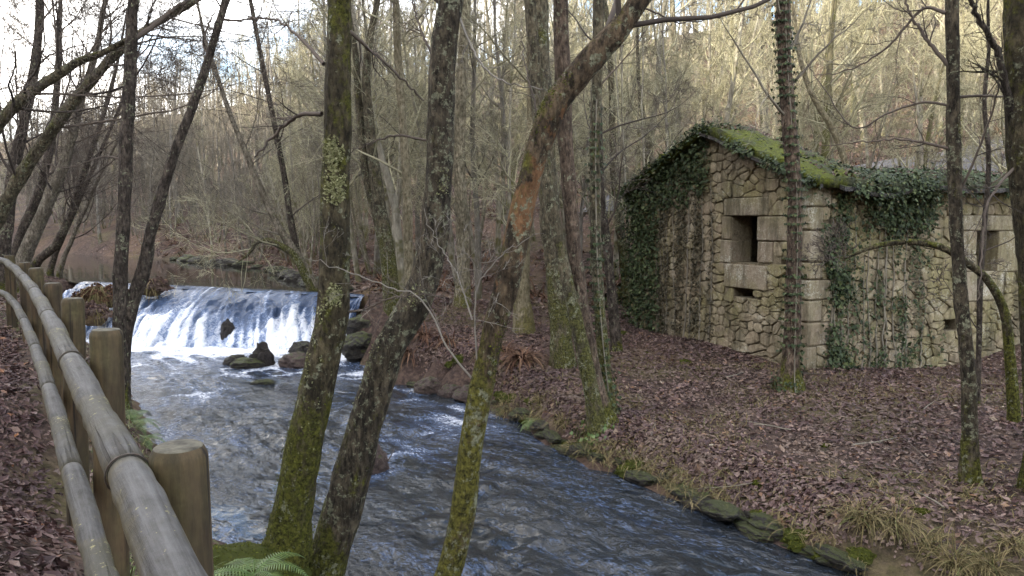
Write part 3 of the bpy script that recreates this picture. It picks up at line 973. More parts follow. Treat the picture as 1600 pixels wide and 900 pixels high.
def rubble(outline, rects, sx, sz, g, size_fn=None):
    outline = [np.array(p, float) for p in outline]
    mn, mx = np.min(outline, 0), np.max(outline, 0)
    seeds = []
    z = mn[1]
    while z < mx[1]:
        rowh = sz * g.uniform(0.7, 1.4)
        x = mn[0] - sx * g.uniform(0, 1)
        while x < mx[0] + sx:
            w = sx * g.uniform(0.45, 1.9)
            p = np.array([x + w / 2, z + rowh / 2 + g.normal() * sz * 0.16])
            if not any(r[0] < p[0] < r[2] and r[1] < p[1] < r[3] for r in rects):
                seeds.append(p)
                if g.uniform() < 0.34:
                    seeds.append(p + np.array([g.normal() * sx * 0.35, g.normal() * sz * 0.4]))
            x += w
        z += rowh
    seeds = np.array(seeds)
    scl = np.array([1.0, 1.45])
    S = seeds * scl
    cells = []
    for k, s in enumerate(S):
        d = np.linalg.norm(S - s, axis=1)
        near = np.argsort(d)[1:22]
        poly = [p * scl for p in outline]
        for j in near:
            m_ = (s + S[j]) / 2
            n = S[j] - s
            poly = clip(poly, m_, n)
            if len(poly) < 3: break
        if len(poly) < 3: continue
        poly = [p / scl for p in poly]
        s0 = s / scl
        for r in rects:
            sep = [(r[0] - s0[0], np.array([1.0, 0]), np.array([r[0], 0])), (s0[0] - r[2], np.array([-1.0, 0]), np.array([r[2], 0])), (r[1] - s0[1], np.array([0, 1.0]), np.array([0, r[1]])), (s0[1] - r[3], np.array([0, -1.0]), np.array([0, r[3]]))]
            best = max(sep, key=lambda t: t[0])
            if len(poly) >= 3:
                poly = clip(poly, best[2], best[1])
        if len(poly) < 3: continue
        poly = shrink(poly, g.uniform(0.003, 0.010))
        if poly is None or len(poly) < 3 or area(poly) < 0.0012: continue
        cells.append(poly)
    return cells
def chaikin(poly, f=0.2):
    out = []
    for i in range(len(poly)):
        p, q = poly[i], poly[(i + 1) % len(poly)]
        out += [p * (1 - f) + q * f, p * f + q * (1 - f)]
    return out
def stone_geo(poly, proud, g, face):
    """face(x, z, depth) -> local 3d; returns verts, faces"""
    poly = [np.asarray(p) for p in poly]
    if area(poly) > 0 and np.cross(np.append(poly[1] - poly[0], 0), np.append(poly[2] - poly[1], 0))[2] < 0:
        poly = poly[::-1]
    if len(poly) <= 8:
        poly = chaikin(poly, 0.2)
    n = len(poly)
    c = np.mean(poly, axis=0)
    V = []
    for p in poly: V.append(face(p[0], p[1], -RC - 0.01))
    for p in poly:
        V.append(face(p[0], p[1], max(proud - 0.012 + g.normal() * 0.005, -RC + 0.004)))
    for p in poly:
        q = c + (p - c) * 0.86
        V.append(face(q[0], q[1], proud + g.normal() * 0.005))
    V.append(face(c[0], c[1], proud + g.normal() * 0.006 + 0.004))
    Q = [(k * n + j, k * n + (j + 1) % n, (k + 1) * n + (j + 1) % n, (k + 1) * n + j) for k in (0, 1) for j in range(n)]
    T = [(2 * n + j, 2 * n + (j + 1) % n, 3 * n) for j in range(n)]
    return np.array(V), Q, T
g_face = lambda a, z, d: (-d, a, z)
s_face = lambda a, z, d: (a, -d, z)
gst = np.random.default_rng(4)
# dressed blocks: lintel, sill, jambs and corner quoins
ash_g = [rect_g(1131, 310, 1200, 337), rect_g(1132, 411, 1198, 448)]
jl = rect_g(1128, 338, 1141, 374); jl2 = rect_g(1126, 374.5, 1141, 410)
jr = rect_g(1183, 338, 1230, 376); jr2 = rect_g(1183, 377, 1206, 410)
ash_g += [jl, jl2, jr, jr2]
ash_s = [rect_s(1505, 336, 1596, 360), rect_s(1505, 425, 1568, 468), rect_s(1561, 361, 1592, 424), rect_s(1490, 361, 1526, 398), rect_s(1500, 399, 1526, 424)]
quo_s, quo_g = [], []
z = -0.9
k = 0
while z < EAVE - 0.2:
    h = gst.uniform(0.20, 0.48)
    z1 = min(z + h, EAVE - 0.03)
    w1, w2 = (gst.uniform(0.32, 0.5), gst.uniform(0.18, 0.28)) if k % 2 else (gst.uniform(0.18, 0.3), gst.uniform(0.3, 0.46))
    quo_s.append((0.0, z, w1, z1))
    quo_g.append((0.0, z, w2, z1))
    z = z1 + 0.014
    k += 1
gable_outline = [(0.0, -1.0), (GL, -1.0), (GL, EAVE), (RY, RIDGE - 0.02), (0.0, EAVE - 0.02)]
cells_g = rubble(gable_outline, ash_g + quo_g + [win_g, slot_g, hole_g], 0.235, 0.155, gst)
cells_s = rubble([(0.0, -1.0), (SLN, -1.0), (SLN, EAVE - 0.05), (0, EAVE - 0.05)], ash_s + quo_s + [win_s, hole_s], 0.235, 0.15, gst)
def seen_g(c):
    m_ = np.mean(c, axis=0); return m_[1] > -0.15
items = []
for c in cells_g: items.append((area(c) if seen_g(c) else 0, c, 'g'))
for c in cells_s:
    mm = np.mean(c, axis=0)
    w_ = to_world(np.array([[mm[0], 0, mm[1]]]))[0]
    vis = w_[2] > H1(w_[0] + 0.1, w_[1] - 0.25) - 0.05 and w_[0] / w_[1] < 0.69
    items.append((area(c) if vis else 0, c, 's'))
def add_piece(V, Q, T, mat, parent, name='stone'):
    c = V.mean(0)
    bb = Buf(); bb.add(V - c, Q, T)
    return link(name, bb.mesh(name, mat, smooth=False), parent, c)
# dressed blocks, full wall depth where they frame an opening
def block(r, parent, face, depth, proud, mat):
    x0, z0, x1, z1 = r
    g_ = 0.006
    e = 0.016
    P = [np.array(p) for p in ((x0 + g_, z0 + g_ + e), (x0 + g_ + e, z0 + g_), (x1 - g_ - e, z0 + g_), (x1 - g_, z0 + g_ + e), (x1 - g_, z1 - g_ - e), (x1 - g_ - e, z1 - g_), (x0 + g_ + e, z1 - g_), (x0 + g_, z1 - g_ - e))]
    n = 8
    c = np.mean(P, axis=0)
    V = [face(p[0], p[1], -depth) for p in P] + [face(p[0], p[1], proud - 0.012) for p in P]
    V += [face(*(c + (p - c) * np.array([1 - 0.028 / (x1 - x0), 1 - 0.028 / (z1 - z0)])), proud + gst.normal() * 0.003) for p in P]
    V.append(face(c[0], c[1], proud + 0.004))
    Q = [(k * n + j, k * n + (j + 1) % n, (k + 1) * n + (j + 1) % n, (k + 1) * n + j) for k in (0, 1) for j in range(n)]
    T = [(2 * n + j, 2 * n + (j + 1) % n, 3 * n) for j in range(n)]
    return add_piece(np.array(V), Q, T, mat, parent)
def flip_needed(face):
    return face is s_face
nblk = 0
for r in ash_g: block(r, gable, g_face, WT - 0.02, gst.uniform(0.0, 0.015), MATS['stone_ashlar']); nblk += 1
for r in ash_s: block(r, side, s_face, WT - 0.02, gst.uniform(0.0, 0.015), MATS['stone_ashlar']); nblk += 1
for rs, rg in zip(quo_s, quo_g):
    # one corner block showing on both faces
    z0, z1 = rs[1] + 0.006, rs[3] - 0.006
    pr1, pr2 = gst.uniform(0.0, 0.02), gst.uniform(0.0, 0.02)
    bb = Buf()
    e = 0.018
    ring = [(-pr1 + e, -pr2), (rs[2] - 0.006, -pr2), (rs[2] - 0.006, RC + 0.02), (RC + 0.02, RC + 0.02), (RC + 0.02, rg[2] - 0.006), (-pr1, rg[2] - 0.006), (-pr1, -pr2 + e)]
    n = len(ring)
    inner = [(x + (0.012 if abs(x + pr1) < 1e-6 else 0), y + (0.012 if abs(y + pr2) < 1e-6 else 0)) for x, y in ring]
    V = [(x, y, z0) for x, y in inner] + [(x, y, z0 + e) for x, y in ring] + [(x, y, z1 - e) for x, y in ring] + [(x, y, z1) for x, y in inner]
    Q = [(k * n + j, k * n + (j + 1) % n, (k + 1) * n + (j + 1) % n, (k + 1) * n + j) for k in range(3) for j in range(n)]
    T = []
    for base_, order in ((0, 1), (3 * n, -1)):
        for (a, b_, c) in ((0, 1, 6), (1, 2, 3), (1, 3, 6), (3, 4, 5), (3, 5, 6)):
            t = (base_ + a, base_ + c, base_ + b_) if order == 1 else (base_ + a, base_ + b_, base_ + c)
            T.append(t)
    add_piece(np.array(V), Q, T, MATS['stone_ashlar'], side, 'quoin')
items.sort(key=lambda t: -t[0])
rest = {'g': Buf(), 's': Buf()}
for n_, (a_, c, w_) in enumerate(items):
    proud = gst.uniform(-0.010, 0.026)
    V, Q, T = stone_geo(c, proud, gst, g_face if w_ == 'g' else s_face)
    if n_ < 298 - nblk and a_ > 0:
        add_piece(V, Q, T, MATS['stone_wall'], gable if w_ == 'g' else side)
    else:
        rest[w_].add(V, Q, T)
for w_, pa in (('g', gable), ('s', side)):
    o = link('small_stones', rest[w_].mesh('small_stones', MATS['stone_wall'], smooth=False), pa)
    tag(o, kind='stuff')

# roof: sagging sheet of slabs under moss
def roof_z(x, y):
    k = 1 - np.abs(y - RY) / RY
    fac = 0.34 + 0.66 * (1 - sstep(0.7, 2.1, x))
    zz = EAVE + 0.03 + (RIDGE - EAVE) * np.clip(k, -0.15, 1) * fac
    zz = zz - 0.10 * np.exp(-((x - 1.3) / 0.5) ** 2) * np.clip(1 - y / 1.2, 0, 1) - 0.05 * np.exp(-((x - 3.4) / 0.6) ** 2)
    return zz
rx = np.linspace(-0.16, SLN + 0.15, 90)
ry = np.linspace(-0.24, GL + 0.2, 60)
RX, RYY = np.meshgrid(rx, ry, indexing='ij')
rp3 = np.stack([RX, RYY, 0 * RX], -1).reshape(-1, 3)
mossy = (1 - sstep(1.2, 1.9, RX)).ravel()
top = roof_z(RX, RYY).ravel() + 0.10 + (0.10 * fbm(rp3 * 1.7, 3, 90) + 0.05 * np.abs(vn(rp3 * 5, 91))) + mossy * 0.02
bot = roof_z(RX, RYY).ravel()
nn = RX.size
rag = 0.09 * fbm(rp3 * 2.7 + 4, 3, 95) + 0.03 * vn(rp3 * 11, 96)
eg = np.maximum(np.exp(-(rp3[:, 0] + 0.16) / 0.12), np.exp(-(rp3[:, 1] + 0.24) / 0.12))
rp3[:, 0] += rag * eg
rp3[:, 1] += np.roll(rag, 7) * eg
top = top + 0.05 * eg * fbm(rp3 * 5, 2, 97)
bb = Buf()
V = np.vstack([np.column_stack([rp3[:, :2], top]), np.column_stack([rp3[:, :2], bot])])
i = (np.arange(89)[:, None] * 60 + np.arange(59)[None, :]).ravel()
Q = np.vstack([np.stack([i, i + 60, i + 61, i + 1], 1), nn + np.stack([i, i + 1, i + 61, i + 60], 1)])
ed = []
for a in range(59):
    ed.append((a, a + 1, nn + a + 1, nn + a)); e0 = 89 * 60 + a; ed.append((e0 + 1, e0, nn + e0, nn + e0 + 1))
for a in range(89):
    e0 = a * 60; ed.append((e0 + 60, e0, nn + e0, nn + e0 + 60)); e0 = a * 60 + 59; ed.append((e0, e0 + 60, nn + e0 + 60, nn + e0))
bb.add(V, np.vstack([Q, np.array(ed)]))
m, nt, b = newmat('roof_moss')
N = NT(nt); spec(b, 0.9, 0.15)
xg = N.n('ShaderNodeSeparateXYZ'); N.l(N.tc.outputs['Object'], xg.inputs[0])
mk = N.math('ADD', N.noise(3.0, 6, 0.7), N.math('MULTIPLY', N.math('SUBTRACT', 1.3, xg.outputs['X']), 0.12), True)
grn = N.ramp(N.noise(26, 5), [(0.3, (0.028, 0.034, 0.006)), (0.7, (0.125, 0.14, 0.02))])
brn = N.ramp(N.noise(20, 5), [(0.3, (0.022, 0.024, 0.014)), (0.7, (0.085, 0.09, 0.05))])
N.l(N.mix(N.ramp(mk, [(0.52, 0.0), (0.64, 1.0)]), brn, grn), b.inputs['Base Color'])
N.bump(N.noise(40, 5, 0.7), b, 0.9, 0.03)
roof = link('roof', bb.mesh('roof', m), house)
# slabs of the verge and the eave
for k in range(12):
    y = -0.16 + k * 0.42
    if y > RY: break
    bb = Buf(); g = gst
    L = 0.44
    P = []
    for (yy, xx) in ((y, -0.22), (y + L, -0.22), (y + L, 0.30), (y, 0.30)):
        P.append((xx + g.normal() * 0.03, yy, roof_z(np.float64(max(xx, 0)), np.float64(yy))))
    lo = [(p[0], p[1], p[2] - 0.035) for p in P]; hi = [(p[0], p[1], p[2] + 0.022) for p in P]
    V = np.array(lo + hi)
    add_piece(V, [(0, 1, 2, 3), (7, 6, 5, 4), (0, 4, 5, 1), (1, 5, 6, 2), (2, 6, 7, 3), (3, 7, 4, 0)], [], MATS['roof_slab'], roof, 'slab')
x = 0.34
while x < SLN - 0.2:
    L = gst.uniform(0.4, 0.75)
    dz = gst.normal() * 0.02
    P = []
    for (xx, yy) in ((x, -0.30), (x + L, -0.30 + gst.normal() * 0.04), (x + L, 0.25), (x, 0.25)):
        P.append((xx, yy, roof_z(np.float64(xx), np.float64(yy)) + dz))
    V = np.array([(p[0], p[1], p[2] - 0.05) for p in P] + [(p[0], p[1], p[2] + 0.015) for p in P])
    add_piece(V, [(0, 3, 2, 1), (4, 5, 6, 7), (0, 1, 5, 4), (1, 2, 6, 5), (2, 3, 7, 6), (3, 0, 4, 7)], [], MATS['roof_slab'], roof, 'slab')
    x += L + 0.01

# ------------------------------------------------------------------ leaf scatter
def rotmats(normal, g, tilt):
    N_ = len(normal)
    z = unit(normal + tilt * g.normal(size=(N_, 3)))
    r = g.normal(size=(N_, 3))
    x = unit(r - (r * z).sum(1, keepdims=True) * z)
    y = np.cross(z, x)
    return np.stack([x, y, z], 2)          # columns
def scatter(buf, tv, tf, pos, rot, scale, tri=False):
    tv = np.asarray(tv, float)
    N_, k = len(pos), len(tv)
    if N_ == 0: return
    V = np.einsum('nij,kj->nki', rot, tv) * np.asarray(scale).reshape(-1, 1, 1) + pos[:, None, :]
    F = (np.asarray(tf)[None] + (np.arange(N_) * k)[:, None, None]).reshape(-1, np.asarray(tf).shape[1])
    if tri: buf.add(V, None, F)
    else: buf.add(V, F)
LEAF_V = [(-0.5, 0, 0.05), (-0.16, 0.30, 0.16), (0.20, 0.19, 0.06), (0.5, 0.04, 0.10), (0.24, -0.26, 0.13), (-0.22, -0.22, 0.08), (0.02, 0, -0.03)]
LEAF_T = [(0, 6, 1), (1, 6, 2), (2, 6, 3), (3, 6, 4), (4, 6, 5), (5, 6, 0)]
LEAF4_V = [(-0.5, 0, 0.05), (-0.04, 0.29, 0.15), (0.5, 0.04, 0.09), (0.06, -0.26, 0.11), (0.02, 0, -0.03)]
LEAF4_T = [(0, 4, 1), (1, 4, 2), (2, 4, 3), (3, 4, 0)]
LEAF2_V = [(-0.5, 0, 0.0), (0.0, 0.26, 0.12), (0.5, 0, 0.05), (0.0, -0.26, 0.10)]
LEAF2_T = [(0, 2, 1), (0, 3, 2)]
IVY_V = [(0, 0, 0), (0.28, 0.42, 0.04), (0.62, 0.18, 0.0), (1.0, 0, -0.05), (0.62, -0.18, 0.0), (0.28, -0.42, 0.04)]
IVY_T = [(0, 2, 1), (0, 3, 2), (0, 4, 3), (0, 5, 4)]
def in_house(P):
    l = to_local(np.column_stack([P, np.zeros(len(P))]))
    return (l[:, 0] > -0.05) & (l[:, 0] < SLN) & (l[:, 1] > -0.05) & (l[:, 1] < GL)
def on_land(P, pad=0.1):
    return (bil(FL, P) > pad) & (bil(FP, P) > pad) & ~in_house(P)
def region(n, x0, x1, y0, y1, g, pad=0.1):
    P = np.column_stack([g.uniform(x0, x1, n), g.uniform(y0, y1, n)])
    P = P[(np.abs(P[:, 0]) < 0.72 * P[:, 1] + 1.0) & on_land(P, pad)]
    return P
gl_ = np.random.default_rng(21)
bf = Buf()
P = region(98000, -2.0, 10.0, 5.0, 17.0, gl_, 0.10)
P = P[rside(P) > 0]
d = bil(FL, P)
P = P[(gl_.uniform(size=len(P)) < np.clip(0.7 + d * 0.7, 0, 1) * np.where(vn(np.column_stack([P * 1.1, 0 * d]), 33) > 0.35, 0.6, 1))]
scatter(bf, LEAF4_V, LEAF4_T, np.column_stack([P, H(P) + gl_.uniform(0.004, 0.03, len(P))]), rotmats(Hn(P), gl_, 0.38), np.clip(np.exp(gl_.normal(-3.05, 0.36, len(P))), 0.02, 0.11), True)
tag(link('leaf_litter', bf.mesh('leaf_litter', MATS['leaf_litter'], smooth=False)), 'fallen brown leaves carpeting the bank in front of the ruin', 'leaf litter', kind='stuff')
bf = Buf()
P = region(60000, -30.0, 30.0, 16.0, 42.0, gl_, 0.2)
P = P[rside(P) > 0]
scatter(bf, LEAF2_V, LEAF2_T, np.column_stack([P, H(P) + gl_.uniform(0.01, 0.05, len(P))]), rotmats(Hn(P), gl_, 0.35), gl_.uniform(0.08, 0.17, len(P)), True)
tag(link('leaf_litter', bf.mesh('leaf_litter', MATS['leaf_litter'], smooth=False)), 'dead leaves scattered over the wooded slope behind the ruin', 'leaf litter', kind='stuff')
bf = Buf()
k = gl_.integers(0, 90, 42000)
off = gl_.uniform(-1.0, 1.3, 42000)
P = pathl[k] + pn[k] * off[:, None] + gl_.normal(size=(42000, 2)) * 0.06
P = P[(P[:, 1] > 0.8)]
sc = np.clip(np.exp(gl_.normal(-2.95, 0.36, len(P))), 0.022, 0.12)
scatter(bf, LEAF4_V, LEAF4_T, np.column_stack([P, H(P) + 0.02 + gl_.uniform(0.004, 0.035, len(P))]), rotmats(Hn(P), gl_, 0.36), sc, True)
tag(link('leaf_litter', bf.mesh('leaf_litter', MATS['leaf_path'], smooth=False)), 'wet purple brown leaves covering the path left of the fence', 'leaf litter', kind='stuff')
bf = Buf()
P = np.column_stack([gl_.uniform(-16, 2, 52000), gl_.uniform(1.2, 26, 52000)])
P = P[np.abs(P[:, 0]) < 0.72 * P[:, 1] + 1]
P = P[(rside(P) < 0) & on_land(P, 0.15)]
fd = linedist(P, np.array(POSTS))
P = P[fd > -0.1]
scatter(bf, LEAF4_V, LEAF4_T, np.column_stack([P, H(P) + gl_.uniform(0.004, 0.03, len(P))]), rotmats(Hn(P), gl_, 0.35), gl_.uniform(0.05, 0.10, len(P)), True)
tag(link('leaf_litter', bf.mesh('leaf_litter', MATS['leaf_litter'], smooth=False)), 'fallen leaves on the near bank between fence and river', 'leaf litter', kind='stuff')

# ------------------------------------------------------------------ trees near the camera
def trunk_geo(buf, pts, n=28, K=90, flare=0.35, amp=1.0, seed=0):
    """pts: list of (xyz, radius)"""
    P = catmull([p for p, r in pts], K)
    rr = np.maximum(catmull([[r, 0, 0] for p, r in pts], K)[:, 0], 0.006)
    s = np.concatenate([[0], np.cumsum(np.linalg.norm(np.diff(P, axis=0), axis=1))])
    rr = rr * (1 + flare * np.exp(-s / (rr[0] * 2.2)))
    b2 = Buf()
    V = tubes(b2, P[None], rr[None], n)[0]
    C = P[:, None, :]
    dirs = V - C
    lowf = fbm((V * np.array([5, 5, 2.2])).reshape(-1, 3) + seed * 3.7, 2, 200 + seed).reshape(K, n)
    mid = vn((V * np.array([16, 16, 6])).reshape(-1, 3), 230 + seed).reshape(K, n)
    fin = vn((V * np.array([40, 40, 13])).reshape(-1, 3), 260 + seed).reshape(K, n)
    roots = np.exp(-s / (rr[0] * 2.0))[:, None] * 0.25 * np.sin(np.arange(n) * 2 * math.pi / n * 5 + seed)[None]
    f = 1 + amp * (0.16 * lowf + 0.07 * mid + 0.05 * fin) + roots * flare * 1.5
    V = C + dirs * f[..., None]
    q = b2.Q[0]
    top = len(V.reshape(-1, 3))
    buf.add(np.vstack([V.reshape(-1, 3), P[-1:]]), q, [((K - 1) * n + j, (K - 1) * n + (j + 1) % n, top) for j in range(n)])
    return P, rr, s
def px_path(pts, depth, lean=True):
    out = []
    for e in pts:
        u, v, w = e[:3]
        Y = depth + (e[3] if len(e) > 3 else 0)
        out.append((at(u, v, Y), 0.445 * w * Y / F_PX))
    return out
HERO_LV = [(6, 0.2, 55, 0.5, 0.42, 6, 0.14, 0.04), (5, 0.2, 45, 0.5, 0.5, 4, 0.18, 0.02), (4, 0.2, 42, 0.5, 0.55, 2, 0.2, 0.0)]
def hero(name, label, cat, depth, pts, mat, seed, top=None, top_h=5.0, top_lean=(0, 0), group=None, limbs=(), levels=None, flare=0.22, n=28, K=90, ground=True, twmat='twig_dark', crown_t=0.68, nlimb=9, limb_L=2.4, amp=1.0):
    g = np.random.default_rng(seed + 100)
    tp = px_path(pts, depth)
    b0 = tp[0][0]
    if ground:
        gz_ = H1(b0[0], b0[1])
        if b0[2] > gz_ - 0.1:
            d = (tp[0][0] - tp[1][0]); k = (b0[2] - (gz_ - 0.15)) / max(abs(d[2]), 1e-3) 
            tp.insert(0, (np.array([b0[0] + d[0] * k * 0.6, b0[1] + d[1] * k * 0.6, gz_ - 0.15]), tp[0][1] * 1.12))
    # carry the stem on above the picture
    e, er = tp[-1]
    dv = unit(tp[-1][0] - tp[-2][0])
    for k in range(1, 5):
        dv = unit(dv + np.array([top_lean[0], top_lean[1], 0.12]) + 0.06 * g.normal(size=3))
        tp.append((tp[-1][0] + dv * top_h / 4, er * (1 - 0.21 * k)))
    base = np.array([tp[0][0][0], tp[0][0][1], H1(tp[0][0][0], tp[0][0][1]) if ground else tp[0][0][2]])
    root = empty(name, tuple(base), label, cat, group)
    tb = Buf()
    P, rr, s = trunk_geo(tb, tp, n, K, flare, amp, seed)
    link('trunk', tb.mesh('trunk', MATS[mat], off=base), root)
    cb = Buf()
    # limbs from the upper stem
    idx = np.linspace(int(K * crown_t), K - 3, nlimb).astype(int)
    idx = np.clip(idx + g.integers(-2, 3, len(idx)), 0, K - 2)
    tan = unit(P[idx + 1] - P[idx])
    rnd = unit(g.normal(size=tan.shape)); perp = unit(rnd - (rnd * tan).sum(1, keepdims=True) * tan)
    D = tan * 0.65 + perp * 0.8
    L = limb_L * g.uniform(0.6, 1.3, len(idx))
    PP, RR = grow(P[idx], D, L, np.minimum(rr[idx] * 0.26, 0.022), 10, 0.12, 0.05, g)
    tubes(cb, PP, RR, 7)
    crown(cb, PP, RR, L, g, levels or HERO_LV, 0.0035)
    link('crown', cb.mesh('crown', MATS[twmat], off=base), root)
    for lb in limbs:
        lpts, w0, w1, lm, dd = lb[:5]
        tw = lb[5] if len(lb) > 5 else (9, 4)
        Yd = np.linspace(0, dd, len(lpts)) + depth
        Q = catmull([at(u, v, y) for (u, v), y in zip(lpts, Yd)], 30)
        r_ = np.linspace(w0 * 0.72, w1 * 0.6, 30) * 0.5 * depth / F_PX
        lbuf = Buf()
        Q = Q + 0.008 * g.normal(size=Q.shape) * np.linspace(0, 1, 30)[:, None]
        tubes(lbuf, Q[None], r_[None], 9)
        ll = np.array([np.linalg.norm(np.diff(Q, axis=0), axis=1).sum()])
        lv = [(tw[0], 0.15, 48, 0.36, 0.45, 7, 0.15, 0.03), (tw[1], 0.15, 45, 0.5, 0.6, 5, 0.18, 0.0), (3, 0.2, 40, 0.5, 0.7, 4, 0.2, 0.0)]
        crown(lbuf, Q[None], r_[None], ll, g, lv, 0.0016)
        link('branch', lbuf.mesh('branch', MATS[lm], off=base), root)
    return root, P, rr, base

tA, PA, rA, bA = hero('alder_tree', 'thick mossy trunk with pale lichen patches beside the ferns', 'tree', 5.0,
    [(420, 915, 100), (447, 860, 80), (458, 800, 72), (474, 700, 66), (498, 600, 61), (517, 500, 56), (523, 400, 51), (524, 300, 49), (527, 200, 47), (529, 100, 44), (530, 0, 42)],
    'bark_mossy', 1, crown_t=0.76, limbs=[([(503, 178), (470, 180), (440, 200), (415, 228), (398, 245)], 11, 4, 'twig_dark', 0.4), ([(545, 48), (572, 72), (598, 95), (628, 125), (662, 156)], 9, 4, 'twig_dark', 0.3, (5, 3)),
    ([(545, 487), (570, 484), (600, 470), (640, 462), (690, 460)], 6, 2, 'twig_dark', -0.2, (8, 4)), ([(506, 100), (470, 60), (430, 30), (380, 25)], 9, 3, 'twig_dark', 0.6)])
tB, PB, rB, bB = hero('alder_tree', 'leaning lichen spotted trunk in the middle, second from the ferns', 'tree', 5.3,
    [(478, 960, 80), (508, 880, 72), (545, 760, 62), (574, 650, 56), (607, 550, 60), (648, 475, 58), (672, 400, 50), (684, 300, 46), (688, 200, 44), (692, 100, 44), (704, 0, 44)],
    'bark_lichen', 2, limbs=[([(670, 220), (620, 212), (580, 222), (545, 238)], 6, 2, 'twig_dark', 0.2, (5, 3)), ([(715, 20), (735, 70), (760, 110), (795, 130), (850, 140)], 6, 2.5, 'twig_pale', -0.3, (7, 4)), ([(680, 95), (655, 40), (640, -20)], 7, 3, 'twig_dark', 0.3)])
tC, PC, rC, bC = hero('alder_tree', 'crooked trunk with orange bare bark patches bending right over the river', 'tree', 4.4,
    [(690, 930, 50), (708, 870, 46), (722, 800, 46), (734, 710, 41), (750, 620, 42), (766, 540, 43), (790, 450, 44), (812, 350, 41), (836, 250, 42), (868, 165, 48), (915, 105, 46), (962, 52, 42), (1000, 0, 36)],
    'bark_orange', 3, top_lean=(0.05, 0), limbs=[([(745, 600), (700, 545), (660, 470), (610, 450), (545, 425), (480, 405)], 5, 1.6, 'twig_pale', 0.1, (8, 3)),
    ([(748, 590), (742, 500), (750, 440), (790, 395), (850, 360)], 4.5, 1.6, 'twig_pale', -0.2, (6, 4)), ([(738, 500), (715, 430), (690, 390), (660, 330)], 4, 1.5, 'twig_pale', 0.2, (7, 4)), ([(842, 205), (835, 160), (820, 100), (815, 30)], 5, 2, 'twig_dark', 0.2, (5, 3)),
    ([(1000, 10), (1030, 22), (1060, 35), (1110, 30), (1180, 12)], 4.5, 2, 'twig_dark', 0.4, (9, 5))])
tD1 = hero('twin_alder', 'dark reddish trunk rising from the mossy river bank left of the ruin', 'tree', 9.1,
    [(942, 672, 44), (930, 610, 30), (912, 500, 27), (898, 400, 24), (890, 300, 25), (882, 200, 27), (879, 100, 27), (876, 0, 26)], 'bark_brown', 4, flare=0.5)
tD2 = hero('twin_alder', 'thin ivy dotted stem close behind the dark reddish riverside trunk', 'tree', 9.4,
    [(955, 665, 30), (948, 600, 22), (938, 500, 20), (932, 400, 19), (930, 300, 19), (930, 200, 19), (934, 100, 18), (937, 0, 17)], 'bark_green', 5, flare=0.4)
tD3 = hero('mossy_tree', 'green mossy leaning trunk at the bank, left of the reddish trunk', 'tree', 9.0,
    [(934, 668, 34), (922, 600, 26), (900, 500, 24), (882, 420, 22), (864, 330, 22), (850, 250, 22), (838, 120, 20), (830, 0, 18)], 'bark_green', 6, flare=0.4)
tD4 = hero('mossy_tree', 'stout mossy trunk standing just behind the leaning riverside stems', 'tree', 12.0,
    [(880, 578, 44), (876, 520, 36), (868, 430, 34), (858, 330, 34), (850, 200, 36), (842, 100, 38), (838, 0, 38)], 'bark_green', 7)
tE = hero('ivy_tree', 'straight slim trunk wrapped in ivy before the corner of the ruin', 'tree', 10.3,
    [(1234, 606, 40), (1236, 570, 30), (1239, 480, 27), (1242, 380, 25), (1240, 280, 24), (1232, 180, 24), (1226, 90, 24), (1225, 0, 23)], 'bark_brown', 8, flare=0.5, twmat='twig_brown', crown_t=0.5, nlimb=14, limb_L=1.7)
tF = hero('birch_tree', 'slender grey trunk standing alone on the leafy bank at right', 'tree', 6.9,
    [(1517, 765, 34), (1516, 700, 27), (1514, 600, 24), (1505, 500, 23), (1498, 420, 23), (1492, 300, 22), (1490, 200, 23), (1489, 100, 22), (1487, 0, 22)], 'bark_lichen', 9, flare=0.4, n=22,
    limbs=[([(1482, 232), (1440, 222), (1400, 218), (1350, 222), (1285, 228)], 7, 2, 'twig_dark', 0.3, (9, 4)), ([(1482, 102), (1455, 70), (1430, 35), (1410, -10)], 10, 5, 'twig_dark', 0.2, (8, 4)),
    ([(1484, 165), (1440, 160), (1385, 178), (1335, 200), (1290, 140), (1262, 100)], 6, 2, 'twig_dark', 0.5, (8, 4)), ([(1492, 152), (1530, 150), (1580, 150), (1620, 140)], 7, 3, 'twig_dark', 0.2, (5, 3)), ([(1478, 20), (1440, 15), (1390, 70), (1330, 108), (1270, 118)], 8, 2, 'twig_dark', 0.5, (9, 5)), ([(1500, 300), (1530, 230), (1560, 130), (1535, 60)], 6, 2, 'twig_dark', -0.3, (5, 4))])
tG = hero('oak_tree', 'broad dark mossy trunk cut off by the right edge of the picture', 'tree', 6.6,
    [(1640, 640, 75), (1634, 520, 70), (1628, 430, 68), (1618, 330, 66), (1606, 230, 62), (1600, 130, 56), (1597, 60, 54), (1594, 0, 52)], 'bark_mossy', 10, n=24,
    limbs=[([(1590, 200), (1572, 140), (1558, 80), (1535, 40), (1515, -10)], 18, 10, 'bark_dark', -0.2, (6, 4)), ([(1592, 255), (1560, 290), (1540, 330), (1535, 400), (1528, 470)], 7, 2, 'twig_dark', -0.4, (6, 4))])
